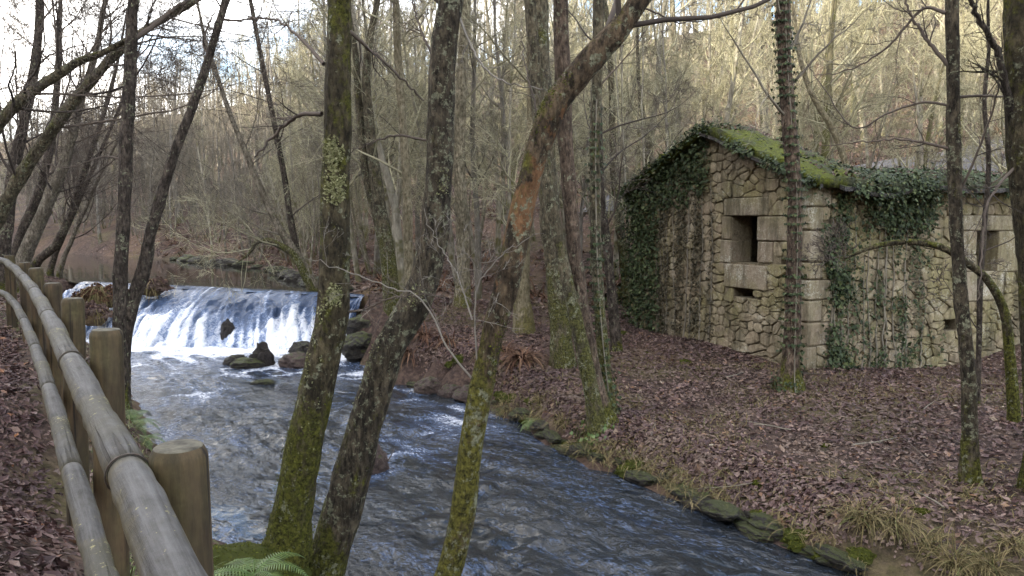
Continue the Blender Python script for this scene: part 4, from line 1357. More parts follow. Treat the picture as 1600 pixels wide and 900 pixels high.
# arching sapling in front of the side wall
tS = hero('arching_sapling', 'mossy sapling stem arching left across the ivy covered side wall', 'sapling', 8.6,
    [(1584, 640, 21), (1578, 560, 18), (1570, 490, 16), (1545, 440, 14), (1510, 410, 13), (1470, 386, 12), (1420, 378, 11), (1370, 384, 9), (1325, 402, 4)], 'bark_mossy', 11, n=14, K=70, flare=0.2, top_h=0.15, nlimb=5, limb_L=0.6, amp=0.6)
tS2 = hero('thin_sapling', 'thin dark sapling tangle before the right hand window of the ruin', 'sapling', 9.4,
    [(1528, 600, 10), (1530, 520, 9), (1532, 430, 10), (1540, 330, 9), (1545, 250, 8), (1538, 160, 7), (1545, 80, 6)], 'bark_dark', 12, n=10, K=50, flare=0.2, top_h=2, nlimb=12, limb_L=1.0, crown_t=0.15, amp=0.6)
# left bank
tH = hero('alder_tree', 'straight dark trunk rising beside the log fence at left', 'tree', 10.4,
    [(190, 640, 30), (187, 560, 24), (187, 480, 23), (190, 400, 23), (195, 300, 22), (199, 200, 20), (204, 100, 19), (209, 0, 18)], 'bark_dark', 13, n=22, limbs=[([(210, 60), (240, 40), (270, 15), (310, -10)], 12, 7, 'twig_dark', 0.5, (7, 4)), ([(196, 250), (160, 245), (110, 262), (60, 255)], 4, 1.5, 'twig_dark', 0.3, (8, 5))])
tI = hero('alder_tree', 'slimmer trunk leaning right from the foot of the straight dark one', 'tree', 10.5,
    [(193, 600, 22), (196, 530, 22), (208, 470, 24), (225, 420, 22), (236, 360, 20), (251, 310, 18), (272, 240, 16), (296, 180, 15), (320, 110, 15), (338, 50, 13), (352, 0, 12)], 'bark_dark', 14, n=20, limbs=[([(330, 90), (318, 70), (325, 40), (338, 15)], 6, 3, 'twig_dark', 0.2, (6, 4)), ([(344, 30), (370, 32), (410, 28), (440, 40)], 6, 2, 'twig_dark', 0.3, (8, 5))])
LT = [
    ('leaning mossy trunk sweeping up right across the left sky', 12.5, [(-60, 480, 26), (-25, 385, 24), (0, 335, 24), (35, 270, 22), (75, 212, 20), (110, 165, 19), (150, 118, 17), (185, 80, 15), (230, 45, 12), (300, 5, 9)], 'bark_green'),
    ('upper mossy limb like trunk leaning in at the left edge', 11.5, [(-120, 420, 24), (-50, 280, 22), (0, 193, 20), (35, 155, 18), (75, 127, 16), (120, 98, 13), (165, 80, 10)], 'bark_green'),
    ('grey leaning trunk with yellow lichen on the far left bank', 19.0, [(36, 408, 24), (52, 370, 22), (74, 320, 20), (96, 270, 18), (112, 215, 15), (128, 150, 13), (150, 80, 10)], 'bark_grey'),
    ('dark trunk leaning over the pond, behind the lichened one', 21.0, [(22, 400, 18), (40, 350, 17), (60, 300, 15), (76, 240, 14), (85, 180, 12), (92, 90, 10)], 'bark_dark'),
    ('thin dark trunk leaning far right over the pond', 24.0, [(62, 405, 15), (85, 385, 14), (104, 350, 12), (118, 310, 11), (134, 262, 10), (152, 210, 8), (170, 150, 7)], 'bark_dark'),
    ('pale slender stem leaning over the pond edge at left', 25.0, [(98, 408, 9), (110, 380, 8), (124, 345, 8), (140, 310, 7), (160, 265, 6), (185, 215, 5)], 'bark_grey'),
    ('dark slim stem leaning beside the pale pond stem', 26.0, [(84, 404, 10), (100, 365, 9), (116, 330, 8), (134, 290, 7), (160, 230, 6), (190, 160, 5)], 'bark_dark'),
    ('upright dark trunk at the far left edge behind the path', 17.0, [(4, 405, 22), (12, 340, 20), (22, 260, 19), (40, 180, 17), (55, 100, 15), (62, 20, 13)], 'bark_dark'),
]
LLV = [(6, 0.15, 52, 0.55, 0.45, 6, 0.15, 0.03), (5, 0.15, 45, 0.55, 0.5, 4, 0.2, 0.02), (5, 0.15, 42, 0.55, 0.6, 2, 0.22, 0.0)]
LTV = [(7, 0.15, 52, 0.55, 0.45, 6, 0.15, 0.03), (6, 0.15, 45, 0.55, 0.5, 4, 0.2, 0.02), (5, 0.15, 42, 0.6, 0.6, 2, 0.22, 0.0)]
for k, (lab, dep, pts, mt) in enumerate(LT):
    hero('leaning_tree', lab, 'tree', dep, pts, mt, 20 + k, group='trees leaning from the left bank', n=16, K=60, top_h=3.5, nlimb=18, limb_L=2.7, crown_t=0.25, levels=LTV, top_lean=(0.02, 0))
MT = [
    ('willow_tree', 'crooked willow stem curving left over the far side of the weir', 19.3, [(492, 452, 20), (480, 425, 17), (455, 385, 14), (430, 345, 12), (405, 290, 11), (385, 240, 10), (360, 180, 8), (340, 120, 7)], 'bark_grey'),
    ('willow_tree', 'upright willow stem from the same root beside the weir', 19.5, [(494, 452, 16), (470, 410, 13), (455, 350, 11), (445, 280, 10), (430, 200, 9), (410, 100, 8), (395, 20, 7)], 'bark_dark'),
    ('willow_tree', 'low mossy stem bending flat over the pond beside the weir', 19.2, [(486, 450, 16), (462, 402, 13), (440, 385, 12), (418, 376, 11), (402, 378, 8), (392, 392, 6)], 'bark_green'),
    ('forked_tree', 'green mossy tree with forked limbs between the two big trunks', 15.5, [(606, 400, 26), (598, 350, 24), (590, 300, 22), (582, 240, 20), (576, 180, 17), (572, 120, 14), (578, 60, 12), (590, 0, 10)], 'bark_green'),
    ('forked_tree', 'second mossy stem of the forked tree leaning left', 15.6, [(604, 398, 24), (588, 330, 20), (572, 270, 18), (566, 215, 16), (560, 150, 13), (556, 90, 11), (545, 20, 9)], 'bark_green'),
    ('pale_tree', 'pale buff trunk standing left of the crooked orange trunk', 14.5, [(640, 470, 20), (638, 400, 17), (636, 300, 16), (630, 200, 14), (622, 100, 13), (618, 0, 12)], 'bark_pale'),
    ('pale_tree', 'mossy footed pale trunk right behind the crooked orange trunk', 14.0, [(818, 505, 34), (815, 450, 27), (820, 360, 25), (828, 260, 22), (832, 150, 20), (830, 0, 18)], 'bark_pale'),
    ('pale_tree', 'grey trunk with moss on one side, left of the orange trunk', 16.0, [(722, 480, 30), (724, 420, 24), (722, 350, 22), (718, 250, 20), (722, 120, 18), (728, 0, 16)], 'bark_pale'),
    ('slim_tree', 'slim dark trunk between the reddish trunk and the ruin', 13.0, [(962, 530, 20), (955, 450, 17), (948, 380, 16), (938, 300, 15), (935, 200, 14), (932, 80, 13)], 'bark_dark'),
    ('forked_tree', 'bright mossy tree spreading its limbs just left of the gable', 19.5, [(1010, 420, 17), (1012, 350, 15), (1012, 290, 15), (1014, 245, 14), (1012, 215, 12), (1006, 185, 9), (1000, 150, 7)], 'bark_green'),
    ('slim_tree', 'pale tree with upright forks above the gable', 22.0, [(1068, 400, 15), (1064, 300, 13), (1060, 220, 12), (1056, 120, 11), (1050, 0, 9)], 'bark_pale'),
    ('slim_tree', 'mossy trunk behind the ivy covered gable edge', 18.0, [(980, 450, 18), (974, 400, 16), (966, 330, 15), (958, 250, 13), (956, 150, 11), (950, 40, 9)], 'bark_green'),
    ('slim_tree', 'spreading tree above the caved in part of the roof', 18.0, [(1330, 330, 14), (1322, 260, 12), (1300, 200, 11), (1270, 150, 9), (1250, 90, 8), (1240, 20, 6)], 'bark_pale'),
]
for k, (nm, lab, dep, pts, mt) in enumerate(MT):
    hero(nm, lab, 'tree', dep, pts, mt, 40 + k, n=14, K=50, top_h=(0.5 if 'flat over' in lab else 3.5), nlimb=11, limb_L=2.2, crown_t=0.32, levels=LLV, twmat={'bark_green': 'twig_lichen', 'bark_pale': 'twig_lichen', 'bark_grey': 'twig_brown'}.get(mt, 'twig_dark'), amp=0.7)

# ------------------------------------------------------------------ the wood behind
def wood_proto(seed, h, r, lean, nl, limbL, up, lv, twm, bm, stems=1, t0=0.3):
    g = np.random.default_rng(seed)
    tb, cb = Buf(), Buf()
    for s in range(stems):
        a = g.uniform(0, 6.28)
        sp = (0.15 + 0.2 * g.uniform()) if stems > 1 else lean
        d = unit(np.array([[sp * math.cos(a), sp * math.sin(a), 1.0]]))
        p0 = np.array([[0.12 * math.cos(a) * (stems > 1), 0.12 * math.sin(a) * (stems > 1), -0.3]])
        hh = h * g.uniform(0.8, 1.1)
        P, Rd = grow(p0, d, np.array([hh]), np.array([r * g.uniform(0.8, 1.1)]), 16, 0.045, 0.03, g)
        Rd[:, 0] *= 1.35; Rd[:, 1] *= 1.08
        tubes(tb, P, Rd, 8)
        L = np.array([hh])
        p, d2, L2, r2 = children(P, Rd, L, nl, t0, 48, limbL, 0.42, g, 0.98)
        PP, RR = grow(p, d2, L2, np.maximum(r2, 0.007), 8, 0.12, up, g)
        tubes(cb, PP, RR, 4)
        crown(cb, PP, RR, L2, g, lv, 0.0045, (3, 3, 3, 3))
    return tb.mesh('trunk', MATS[bm]), cb.mesh('crown', MATS[twm])
WLV = [(6, 0.12, 45, 0.55, 0.5, 5, 0.17, 0.03), (6, 0.12, 42, 0.55, 0.6, 3, 0.22, 0.02), (4, 0.15, 40, 0.6, 0.7, 2, 0.2, 0.0)]
protos = []
spec_p = [('slender', 9.5, 0.085, 0.06, 16, 0.22, 0.08, 'twig_lichen', 'wood_pale', 1, 0.3),
          ('slender', 11.5, 0.11, 0.04, 16, 0.22, 0.10, 'twig_lichen', 'wood_pale', 1, 0.3),
          ('slender', 8.0, 0.06, 0.12, 15, 0.24, 0.08, 'twig_lichen', 'wood_pale', 1, 0.25),
          ('slender', 10.5, 0.10, 0.08, 16, 0.24, 0.06, 'twig_brown', 'wood_grey', 1, 0.3),
          ('slender', 9.0, 0.07, 0.10, 16, 0.25, 0.08, 'twig_brown', 'wood_grey', 1, 0.25),
          ('coppice', 6.5, 0.045, 0.2, 8, 0.25, 0.10, 'twig_lichen', 'wood_pale', 5, 0.2),
          ('coppice', 5.0, 0.032, 0.25, 8, 0.28, 0.08, 'twig_lichen', 'wood_pale', 6, 0.2),
          ('coppice', 6.0, 0.04, 0.2, 8, 0.28, 0.08, 'twig_brown', 'wood_grey', 5, 0.2),
          ('spread', 7.5, 0.12, 0.10, 16, 0.42, 0.05, 'twig_lichen', 'wood_green', 1, 0.22),
          ('spread', 10.0, 0.16, 0.08, 18, 0.38, 0.05, 'twig_brown', 'wood_grey', 1, 0.25)]
for k, s in enumerate(spec_p):
    lv = WLV if s[9] == 1 else [(5, 0.15, 42, 0.5, 0.55, 5, 0.17, 0.03), (5, 0.15, 42, 0.55, 0.7, 4, 0.2, 0.02), (2, 0.2, 40, 0.55, 0.8, 2, 0.2, 0.0)]
    protos.append((s[0], s[7], wood_proto(300 + k, s[1], s[2], s[3], s[4], s[5], s[6], lv, s[7], s[8], s[9], s[10])))
gw = np.random.default_rng(77)
placed = []
def ok_place(x, y, dmin):
    P = np.array([[x, y]])
    if not on_land(P, 0.7)[0]: return False
    l = to_local(np.array([x, y, 0.0]))
    if -1.2 < l[0] < SLN + 1 and -3.0 < l[1] < GL + 1.0: return False
    if segmin(P, rc) < 2.4: return False
    return all((x - a) ** 2 + (y - c) ** 2 > dmin ** 2 for a, c in placed)
def segmin(P, line):
    return min(np.linalg.norm(line - P, axis=1))
KIND_N = {'slender': ('wood_tree', 'slender tree', 'tree'), 'coppice': ('coppice_shrub', 'bare shrub', 'shrub'), 'spread': ('spreading_tree', 'spreading tree', 'tree')}
ZONES = [(-400, 180, 'seen left of the straight trunk by the fence'), (180, 360, 'seen between the fence side trunks and the willow stems'), (360, 505, 'seen just left of the thick mossy trunk'),
         (505, 690, 'seen between the two big riverside trunks'), (690, 850, 'seen between the leaning lichened trunk and the reddish one'), (850, 985, 'seen between the reddish trunk and the gable'),
         (985, 1240, 'seen above the gable of the ruin'), (1240, 1490, 'seen above the sagging roof'), (1490, 2200, 'seen right of the lone grey trunk')]
def plant(k, x, y, sc, rz, tilt=(0, 0)):
    kind, twm, (tm, cm) = protos[k]
    nm, kn, cat = KIND_N[kind]
    u = 800 + x / y * F_PX
    zn = next(z[2] for z in ZONES if z[0] <= u < z[1])
    dn = 'near' if y < 27 else ('middle' if y < 42 else 'far')
    lab = dn + (' pale ' if 'lichen' in twm else ' brown ') + kn + ', ' + zn
    root = empty(nm, (x, y, H1(x, y)), lab, cat, lab, rz)
    root.scale = (sc, sc, sc * gw.uniform(0.9, 1.15))
    root.rotation_euler = (tilt[0], tilt[1], rz)
    link('trunk', tm, root)
    link('crown', cm, root)
    placed.append((x, y))
def sow(n, y0, y1, u0, u1, kinds, dmin, scl, tries=40000):
    c = 0
    for _ in range(tries):
        if c >= n: break
        y = y0 + (y1 - y0) * gw.uniform() ** 1.15
        u = gw.uniform(u0, u1)
        x = (u - 800) / F_PX * y
        if not ok_place(x, y, dmin): continue
        if u < 470 and y < 44 and rside(np.array([[x, y]]))[0] < 0 and y < 30: continue
        k = int(gw.choice(kinds))
        plant(k, x, y, gw.uniform(*scl), gw.uniform(0, 6.28), (gw.normal() * 0.05, gw.normal() * 0.05))
        c += 1
sow(46, 16, 27, 520, 1120, [0, 1, 2, 2, 3, 4, 5], 1.0, (0.8, 1.15))
sow(40, 26, 40, 480, 1720, [0, 1, 2, 4, 5, 6, 8], 1.2, (0.9, 1.25))
sow(22, 17, 28, 1120, 1720, [2, 5, 6, 6, 8, 0], 1.3, (0.7, 1.1))
sow(60, 38, 62, 380, 1800, [0, 1, 2, 3, 8, 9], 1.5, (1.0, 1.45))
sow(36, 60, 95, 150, 1800, [1, 0, 3, 8, 9], 2.2, (1.2, 1.7))
sow(34, 30, 60, -60, 470, [3, 4, 7, 7, 9, 3, 2], 1.4, (0.75, 1.1))
sow(26, 22, 34, 300, 560, [7, 6, 4, 2, 5], 0.9, (0.6, 0.95))
sow(30, 55, 100, -150, 480, [3, 9, 9, 4], 2.0, (0.9, 1.3))
sow(40, 29, 52, 0, 520, [7, 7, 6], 0.8, (0.28, 0.55))
sow(34, 36, 62, 20, 330, [3, 4, 7, 7, 4], 1.0, (0.6, 1.0))

# the far wood that closes the view: too far and too many to count
fw = Buf()
gq = np.random.default_rng(505)
nF = 720
ys = 46 + 74 * gq.uniform(size=nF) ** 0.9
us = gq.uniform(-150, 1750, nF)
P0 = np.column_stack([(us - 800) / F_PX * ys, ys])
kk = on_land(P0, 0.8)
P0 = P0[kk]
hs = gq.uniform(7, 13, len(P0))
P0 = np.column_stack([P0, H(P0) - 0.3])
Pt, Rt = grow(P0, np.array([0, 0, 1.0]) + 0.07 * gq.normal(size=P0.shape), hs, gq.uniform(0.05, 0.13, len(P0)), 7, 0.05, 0.03, gq)
tubes(fw, Pt, Rt, 4)
p, d, L, r = children(Pt, Rt, hs, 11, 0.2, 45, 0.28, 0.4, gq, 0.98)
P1, R1 = grow(p, d, L, np.maximum(r, 0.012), 3, 0.14, 0.08, gq)
tubes(fw, P1, R1, 3)
p, d, L, r = children(P1, R1, L, 5, 0.15, 45, 0.5, 0.5, gq)
P1, R1 = grow(p, d, L, np.maximum(r, 0.009), 2, 0.2, 0.04, gq)
tubes(fw, P1, R1, 3)
tag(link('far_wood', fw.mesh('far_wood', MATS['twig_brown'])), 'distant bare wood closing the valley behind the pond and the slope', 'wood', kind='stuff')

# ------------------------------------------------------------------ ivy on the ruin
def wall_leaves(face, dens, n, a0, a1, z0, z1, g, size, out):
    A = g.uniform(a0, a1, n); Z = g.uniform(z0, z1, n)
    k = g.uniform(size=n) < dens(A, Z)
    A, Z = A[k], Z[k]
    D = np.abs(g.normal(size=len(A))) * out + 0.02
    loc = np.array([face(a, z, d) for a, z, d in zip(A, Z, D)])
    nl = np.array(face(0, 0, 1.0)) - np.array(face(0, 0, 0.0))
    return loc, np.broadcast_to(nl, loc.shape)
def hang_rot(nrm, g, tilt):
    z = unit(nrm + tilt * g.normal(size=nrm.shape) + np.array([0, 0, 0.35]))
    r = np.array([0, 0, -1.0]) + 0.55 * g.normal(size=nrm.shape)
    x = unit(r - (r * z).sum(1, keepdims=True) * z)
    return np.stack([x, np.cross(z, x), z], 2)
def ivy_thing(label, face, dens, n, a0, a1, z0, z1, g, size, out, stems, mat='ivy_leaf', extra=None):
    loc0 = np.array(face((a0 + a1) / 2, 0.0, 0.03))
    root = empty('ivy', tuple(to_world(loc0)[0]), label, 'ivy', rz=HA)
    loc, nr = wall_leaves(face, dens, n, a0, a1, z0, z1, g, size, out)
    if extra is not None:
        loc = np.vstack([loc, extra[0]]); nr = np.vstack([nr, extra[1]])
    bb = Buf()
    scatter(bb, IVY_V, IVY_T, loc - loc0, hang_rot(nr, g, 0.55), (0.45 + 0.9 * g.uniform(size=len(loc)) ** 1.6) * size, True)
    tag(link('foliage', bb.mesh('foliage', MATS[mat], smooth=False), root), kind='stuff')
    for (a, zt) in stems:
        P = []
        x_ = a
        for z_ in np.linspace(-0.4, zt, 14):
            x_ += g.normal() * 0.025
            P.append(np.array(face(x_, z_, 0.02)) - loc0)
        sb_ = Buf()
        tubes(sb_, catmull(P, 30)[None], np.linspace(0.018, 0.006, 30)[None], 6)
        link('stem', sb_.mesh('stem', MATS['twig_brown']), root)
gi = np.random.default_rng(9)
def nz2(A, Z, s, sd):
    return vn(np.column_stack([A * s, Z * s * 0.5, 0 * A]), sd)
# dense ivy on the left end of the gable (large y)
def d1(A, Z):
    t = sstep(3.55, 4.25, A + 0.25 * nz2(A, Z, 3, 1)) 
    fade = sstep(-0.2, 0.6, Z)
    up_ = sstep(0.0, 0.45, Z - (2.25 + 0.30 * np.clip(3.2 - A, 0, 2)) + 0.25 * nz2(A, Z, 4, 3)) * sstep(2.25, 2.6, A)
    roofl = RIDGE - np.abs(A - RY) / RY * (RIDGE - EAVE)
    return np.where(Z < roofl + 0.1, np.clip(np.maximum(t * (0.35 + 0.65 * fade), up_), 0, 1), 0)
# bushy head of that ivy over the eave
n = 2600
yy = gi.uniform(2.2, 5.0, n); zz = RIDGE - (yy - RY) / RY * (RIDGE - EAVE) + gi.normal(size=n) * 0.12 + 0.02
hx = -np.abs(gi.normal(size=n)) * 0.12 + 0.12
ex1 = (np.column_stack([hx, yy + gi.normal(size=n) * 0.05, zz]), np.tile(np.array([-0.7, 0.1, 0.6]), (n, 1)))
n = 1500
t_ = gi.uniform(0, 1, n)
ex2 = (np.column_stack([gi.normal(size=n) * 0.16, 4.75 + np.abs(gi.normal(size=n)) * 0.10, gi.uniform(0.2, 2.8, n)]), np.tile(np.array([-0.6, 0.5, 0.3]), (n, 1)))
ivy_thing('dark ivy mass swallowing the left end of the gable', g_face, d1, 12000, 2.3, 4.75, -0.3, 3.7, gi, 0.075, 0.06, [(4.5, 2.5), (4.1, 2.6), (3.8, 2.7), (4.35, 2.0), (3.65, 2.5), (3.9, 1.9)], extra=(np.vstack([ex1[0], ex2[0]]), np.vstack([ex1[1], ex2[1]])))
def d2(A, Z):
    col = sstep(0.25, 0.6, np.sin(A * 12.5 + 0.8 * nz2(A, Z, 2, 5)) * 0.5 + 0.5) * sstep(2.05, 2.5, A)
    return 1.0 * col * (0.4 + 0.6 * sstep(-0.3, 0.25, nz2(A, Z, 6, 6))) * sstep(3.0, 2.2, Z)
ivy_thing('dry brown ivy stems hanging in streaks down the gable', g_face, d2, 12000, 2.1, 4.2, -0.4, 2.9, gi, 0.055, 0.03, [(2.55, 2.8), (2.75, 2.7), (3.05, 2.8), (3.3, 2.6), (3.55, 2.6), (2.25, 2.9)], mat='ivy_dry')
def d3(A, Z):
    c = np.exp(-((A - 0.62 - 0.10 * nz2(A, Z, 2, 7) + 0.05 * Z) / 0.24) ** 2)
    return np.clip(1.5 * c * (0.12 + 0.88 * sstep(-0.4, 0.3, nz2(A, Z, 5, 8))), 0, 1)
ivy_thing('column of dark ivy climbing the side wall next to the corner', s_face, d3, 9000, 0.15, 1.25, -0.7, 2.7, gi, 0.065, 0.05, [(0.55, 2.5), (0.7, 2.4), (0.45, 2.0), (0.85, 2.3), (0.62, 1.5)])
def d4(A, Z):
    top_ = sstep(1.75, 2.05, Z + 0.12 * nz2(A, Z, 4, 9) - 0.25 * np.abs(A - 1.9)) * np.exp(-((A - 1.85) / 0.75) ** 4)
    return np.clip(1.2 * top_, 0, 1)
n = 1500
xx = gi.uniform(0.9, 3.0, n)
ex = (np.column_stack([xx, -0.2 + gi.normal(size=n) * 0.12, EAVE + gi.normal(size=n) * 0.13]), np.tile(np.array([0, -0.7, 0.6]), (n, 1)))
ivy_thing('dark ivy clump hanging below the broken eave', s_face, d4, 5200, 1.0, 2.75, 1.4, 2.85, gi, 0.07, 0.09, [(1.6, 2.6), (2.0, 2.6)], extra=ex)
def d5(A, Z):
    c = np.exp(-((A - 1.75 - 0.35 * nz2(A, Z, 1.5, 10)) / 0.72) ** 2) * (0.5 + 0.5 * sstep(1.5, -0.3, Z))
    return np.clip(c * (0.08 + 1.0 * sstep(-0.3, 0.35, nz2(A, Z, 5, 11))), 0, 1) * 0.85
ivy_thing('low ivy spreading over the foot of the side wall', s_face, d5, 14000, 0.6, 3.1, -1.0, 1.9, gi, 0.058, 0.03, [(1.3, 2.2), (1.7, 1.9), (2.1, 1.5), (1.5, 2.0), (1.9, 2.3), (1.1, 1.6), (2.4, 1.0)])
# ivy and leaf mat on the roof
n = 5200
xx = gi.uniform(0.0, SLN, n); yy = gi.uniform(-0.25, 2.2, n)
kp = gi.uniform(size=n) < (0.35 + 0.65 * sstep(0.7, 1.4, xx)) * (0.5 + 0.5 * sstep(-0.3, 0.3, vn(np.column_stack([xx * 1.6, yy * 1.6, 0 * xx]), 77)))
xx, yy = xx[kp], yy[kp]
zz = roof_z(xx, yy) + 0.13 + gi.uniform(0, 0.07, len(xx))
root = empty('ivy', tuple(to_world([[2.0, 0.5, 2.8]])[0]), 'creeping ivy and moss mat lying over the sagging roof', 'ivy', rz=HA)
bb = Buf()
scatter(bb, IVY_V, IVY_T, np.column_stack([xx, yy, zz]) - np.array([2.0, 0.5, 2.8]), rotmats(np.tile([0, -0.2, 1.0], (len(xx), 1)), gi, 0.4), gi.uniform(0.04, 0.085, len(xx)), True)
tag(link('foliage', bb.mesh('foliage', MATS['ivy_leaf'], smooth=False), root), kind='stuff')

# ivy over the left slope and its verge
n = 3600
yl = gi.uniform(2.2, 5.0, n); xl = -0.22 + 0.9 * gi.uniform(size=n) ** 2
zl_ = roof_z(np.maximum(xl, 0), yl) + 0.10 + gi.normal(size=n) * 0.06 + 0.05 * vn(np.column_stack([yl * 3, xl * 3, 0 * xl]), 41)
root = empty('ivy', tuple(to_world([[0.0, 3.5, 3.2]])[0]), 'ivy creeping up the left slope of the gable roof', 'ivy', rz=HA)
bb = Buf()
scatter(bb, IVY_V, IVY_T, np.column_stack([xl, yl, zl_]) - np.array([0.0, 3.5, 3.2]), rotmats(np.tile([-0.5, 0.3, 0.8], (n, 1)), gi, 0.5), gi.uniform(0.035, 0.085, n), True)
tag(link('foliage', bb.mesh('foliage', MATS['ivy_leaf'], smooth=False), root), kind='stuff')
# dead leaves fallen on the roof
n = 2600
xx = gi.uniform(-0.1, SLN, n); yy = gi.uniform(-0.2, 2.4, n)
kp = vn(np.column_stack([xx * 1.3, yy * 1.3, 0 * xx]), 88) > -0.1
xx, yy = xx[kp], yy[kp]
bb = Buf()
W3 = to_world(np.column_stack([xx, yy, roof_z(xx, yy) + 0.14 + gi.uniform(0, 0.06, len(xx))]))
scatter(bb, LEAF4_V, LEAF4_T, W3, rotmats(np.tile([0, -0.2, 1.0], (len(xx), 1)), gi, 0.45), gi.uniform(0.03, 0.085, len(xx)), True)
tag(link('roof_litter', bb.mesh('roof_litter', MATS['leaf_litter'], smooth=False)), 'dead leaves and twigs lying on the mossy roof of the ruin', 'leaf litter', kind='stuff')
# loose ivy and moss hanging over the verge and the eave
root = empty('ivy', tuple(to_world([[-0.1, 1.0, 3.1]])[0]), 'ragged fringe of ivy hanging from the verge and eave slabs', 'ivy', rz=HA)
n = 1500
yv = gi.uniform(-0.25, 2.3, n); xv = -0.2 + gi.normal(size=n) * 0.07
kv = vn(np.column_stack([yv * 3.2, 0 * yv, 0 * yv]), 31) > -0.15
zv = roof_z(np.maximum(xv, 0), yv) + 0.06 + gi.normal(size=n) * 0.05
n2 = 2200
x2 = gi.uniform(0.2, SLN, n2); y2 = -0.26 + gi.normal(size=n2) * 0.06
k2 = vn(np.column_stack([x2 * 2.4, 0 * x2, 0 * x2]), 32) > -0.2
z2_ = roof_z(x2, y2) + 0.02 + gi.normal(size=n2) * 0.07
LV = np.vstack([np.column_stack([xv, yv, zv])[kv], np.column_stack([x2, y2, z2_])[k2]])
NV = np.vstack([np.tile([-0.8, 0, 0.5], (kv.sum(), 1)), np.tile([0, -0.8, 0.5], (k2.sum(), 1))])
bb = Buf()
scatter(bb, IVY_V, IVY_T, LV - np.array([-0.1, 1.0, 3.1]), hang_rot(NV, gi, 0.5), gi.uniform(0.04, 0.08, len(LV)), True)
tag(link('foliage', bb.mesh('foliage', MATS['ivy_leaf'], smooth=False), root), kind='stuff')

# ivy on the trunks
def trunk_ivy(tr, label, n, t0, t1, g, size=0.055, mat='ivy_leaf', out=0.03, side_=None):
    root_, P, rr, base = tr
    k = g.uniform(t0 * len(P), t1 * len(P) - 1, n).astype(int)
    th = g.uniform(0, 6.28, n)
    if side_ is not None: th = side_ + g.normal(size=n) * 0.7
    dirn = np.column_stack([np.cos(th), np.sin(th), 0 * th])
    keep = vn(P[k] * np.array([4, 4, 3]) + dirn * 0.8, 123) > -0.25
    k, dirn = k[keep], dirn[keep]
    pos = P[k] + dirn * (rr[k] * 1.05 + np.abs(g.normal(size=len(k))) * out)[:, None]
    bb = Buf()
    scatter(bb, IVY_V, IVY_T, pos - base, hang_rot(dirn, g, 0.45), g.uniform(0.6, 1.2, len(pos)) * size, True)
    r2 = empty('ivy', tuple(base), label, 'ivy')
    tag(link('foliage', bb.mesh('foliage', MATS[mat], smooth=False), r2), kind='stuff')
    zb = P[int(t0 * len(P)):int(t1 * len(P))]
    sb_ = Buf(); tubes(sb_, (zb - base + np.array([0.0, -1, 0]) * rr[int(t0 * len(P)):int(t1 * len(P))][:, None])[None], np.full((1, len(zb)), 0.008), 5)
    link('stem', sb_.mesh('stem', MATS['twig_brown']), r2)
trunk_ivy(tE, 'ivy wrapped round the slim trunk before the ruin corner', 3200, 0.0, 0.72, gi, 0.052)
trunk_ivy(tD2, 'ivy leaves dotting the thin riverside stem', 900, 0.02, 0.5, gi, 0.05)
trunk_ivy(tD1, 'pale green ivy at the foot of the reddish riverside trunk', 260, 0.0, 0.13, gi, 0.06, 'fern_leaf', 0.08)

# lichen tufts and moss pads on the near trunks
def pad(tr, name, v_t, th, size, n, mat, g, spread, leaf):
    root_, P, rr, base = tr
    k0 = int(v_t * len(P))
    pos, nr = [], []
    for _ in range(n):
        dk = g.normal() * spread[0]; dt = g.normal() * spread[1]
        if (dk / spread[0]) ** 2 + (dt / spread[1]) ** 2 > 4: continue
        kf = float(np.clip(k0 + dk, 0, len(P) - 2)); k = int(kf); a = th + dt
        d = np.array([math.cos(a), math.sin(a), 0.0])
        pos.append(P[k] * (1 - kf + k) + P[k + 1] * (kf - k) + d * (rr[k] * 1.04 + abs(g.normal()) * 0.006) + np.array([0, 0, g.uniform(-0.02, 0.02)])); nr.append(d)
    pos, nr = np.array(pos), np.array(nr)
    bb = Buf()
    scatter(bb, LEAF4_V, LEAF4_T, pos - base, rotmats(nr, g, 0.6), g.uniform(0.6, 1.3, len(pos)) * leaf, True)
    tag(link(name, bb.mesh(name, MATS[mat], smooth=False), root_), kind='stuff')
def near_t(tr, v):
    # path index whose picture row is v
    P = tr[1]
    w = P - np.array([0, 0, CAM_Z]); dep = w[:, 1] * CP - w[:, 2] * SP; up_ = w[:, 1] * SP + w[:, 2] * CP
    row = 450 - up_ / dep * F_PX
    return float(np.argmin(np.abs(row - v))) / len(P)
A_ = (tA, PA, rA, bA); B_ = (tB, PB, rB, bB); C_ = (tC, PC, rC, bC)
FRONT = -math.pi / 2
for v, th, n, sp_, lf in ((248, FRONT - 0.1, 420, (0.8, 0.42), 0.022), (275, FRONT + 0.15, 420, (0.9, 0.40), 0.022), (455, FRONT + 0.3, 260, (0.55, 0.26), 0.020), (470, FRONT - 0.4, 60, (0.9, 0.22), 0.020), (560, FRONT - 0.9, 90, (3.0, 0.25), 0.016), (650, FRONT + 0.0, 60, (4.0, 0.5), 0.014)):
    pad(A_, 'lichen_patch', near_t(A_, v), th, 0, n, 'lichen_leaf', gi, sp_, lf)
for v, th, n, sp_ in ((560, FRONT - 0.9, 110, (3.0, 0.3)), (460, FRONT - 0.2, 60, (1.0, 0.3)), (300, FRONT + 0.4, 50, (1.0, 0.3))):
    pad(B_, 'lichen_patch', near_t(B_, v), th, 0, n, 'lichen_leaf', gi, sp_, 0.016)
for v, th, n, sp_ in ((820, FRONT, 700, (7, 0.9)), (880, FRONT, 500, (4, 1.0)), (720, FRONT - 0.5, 200, (4, 0.6))):
    pad(A_, 'moss_pad', near_t(A_, v), th, 0, n, 'moss_leaf', gi, sp_, 0.016)
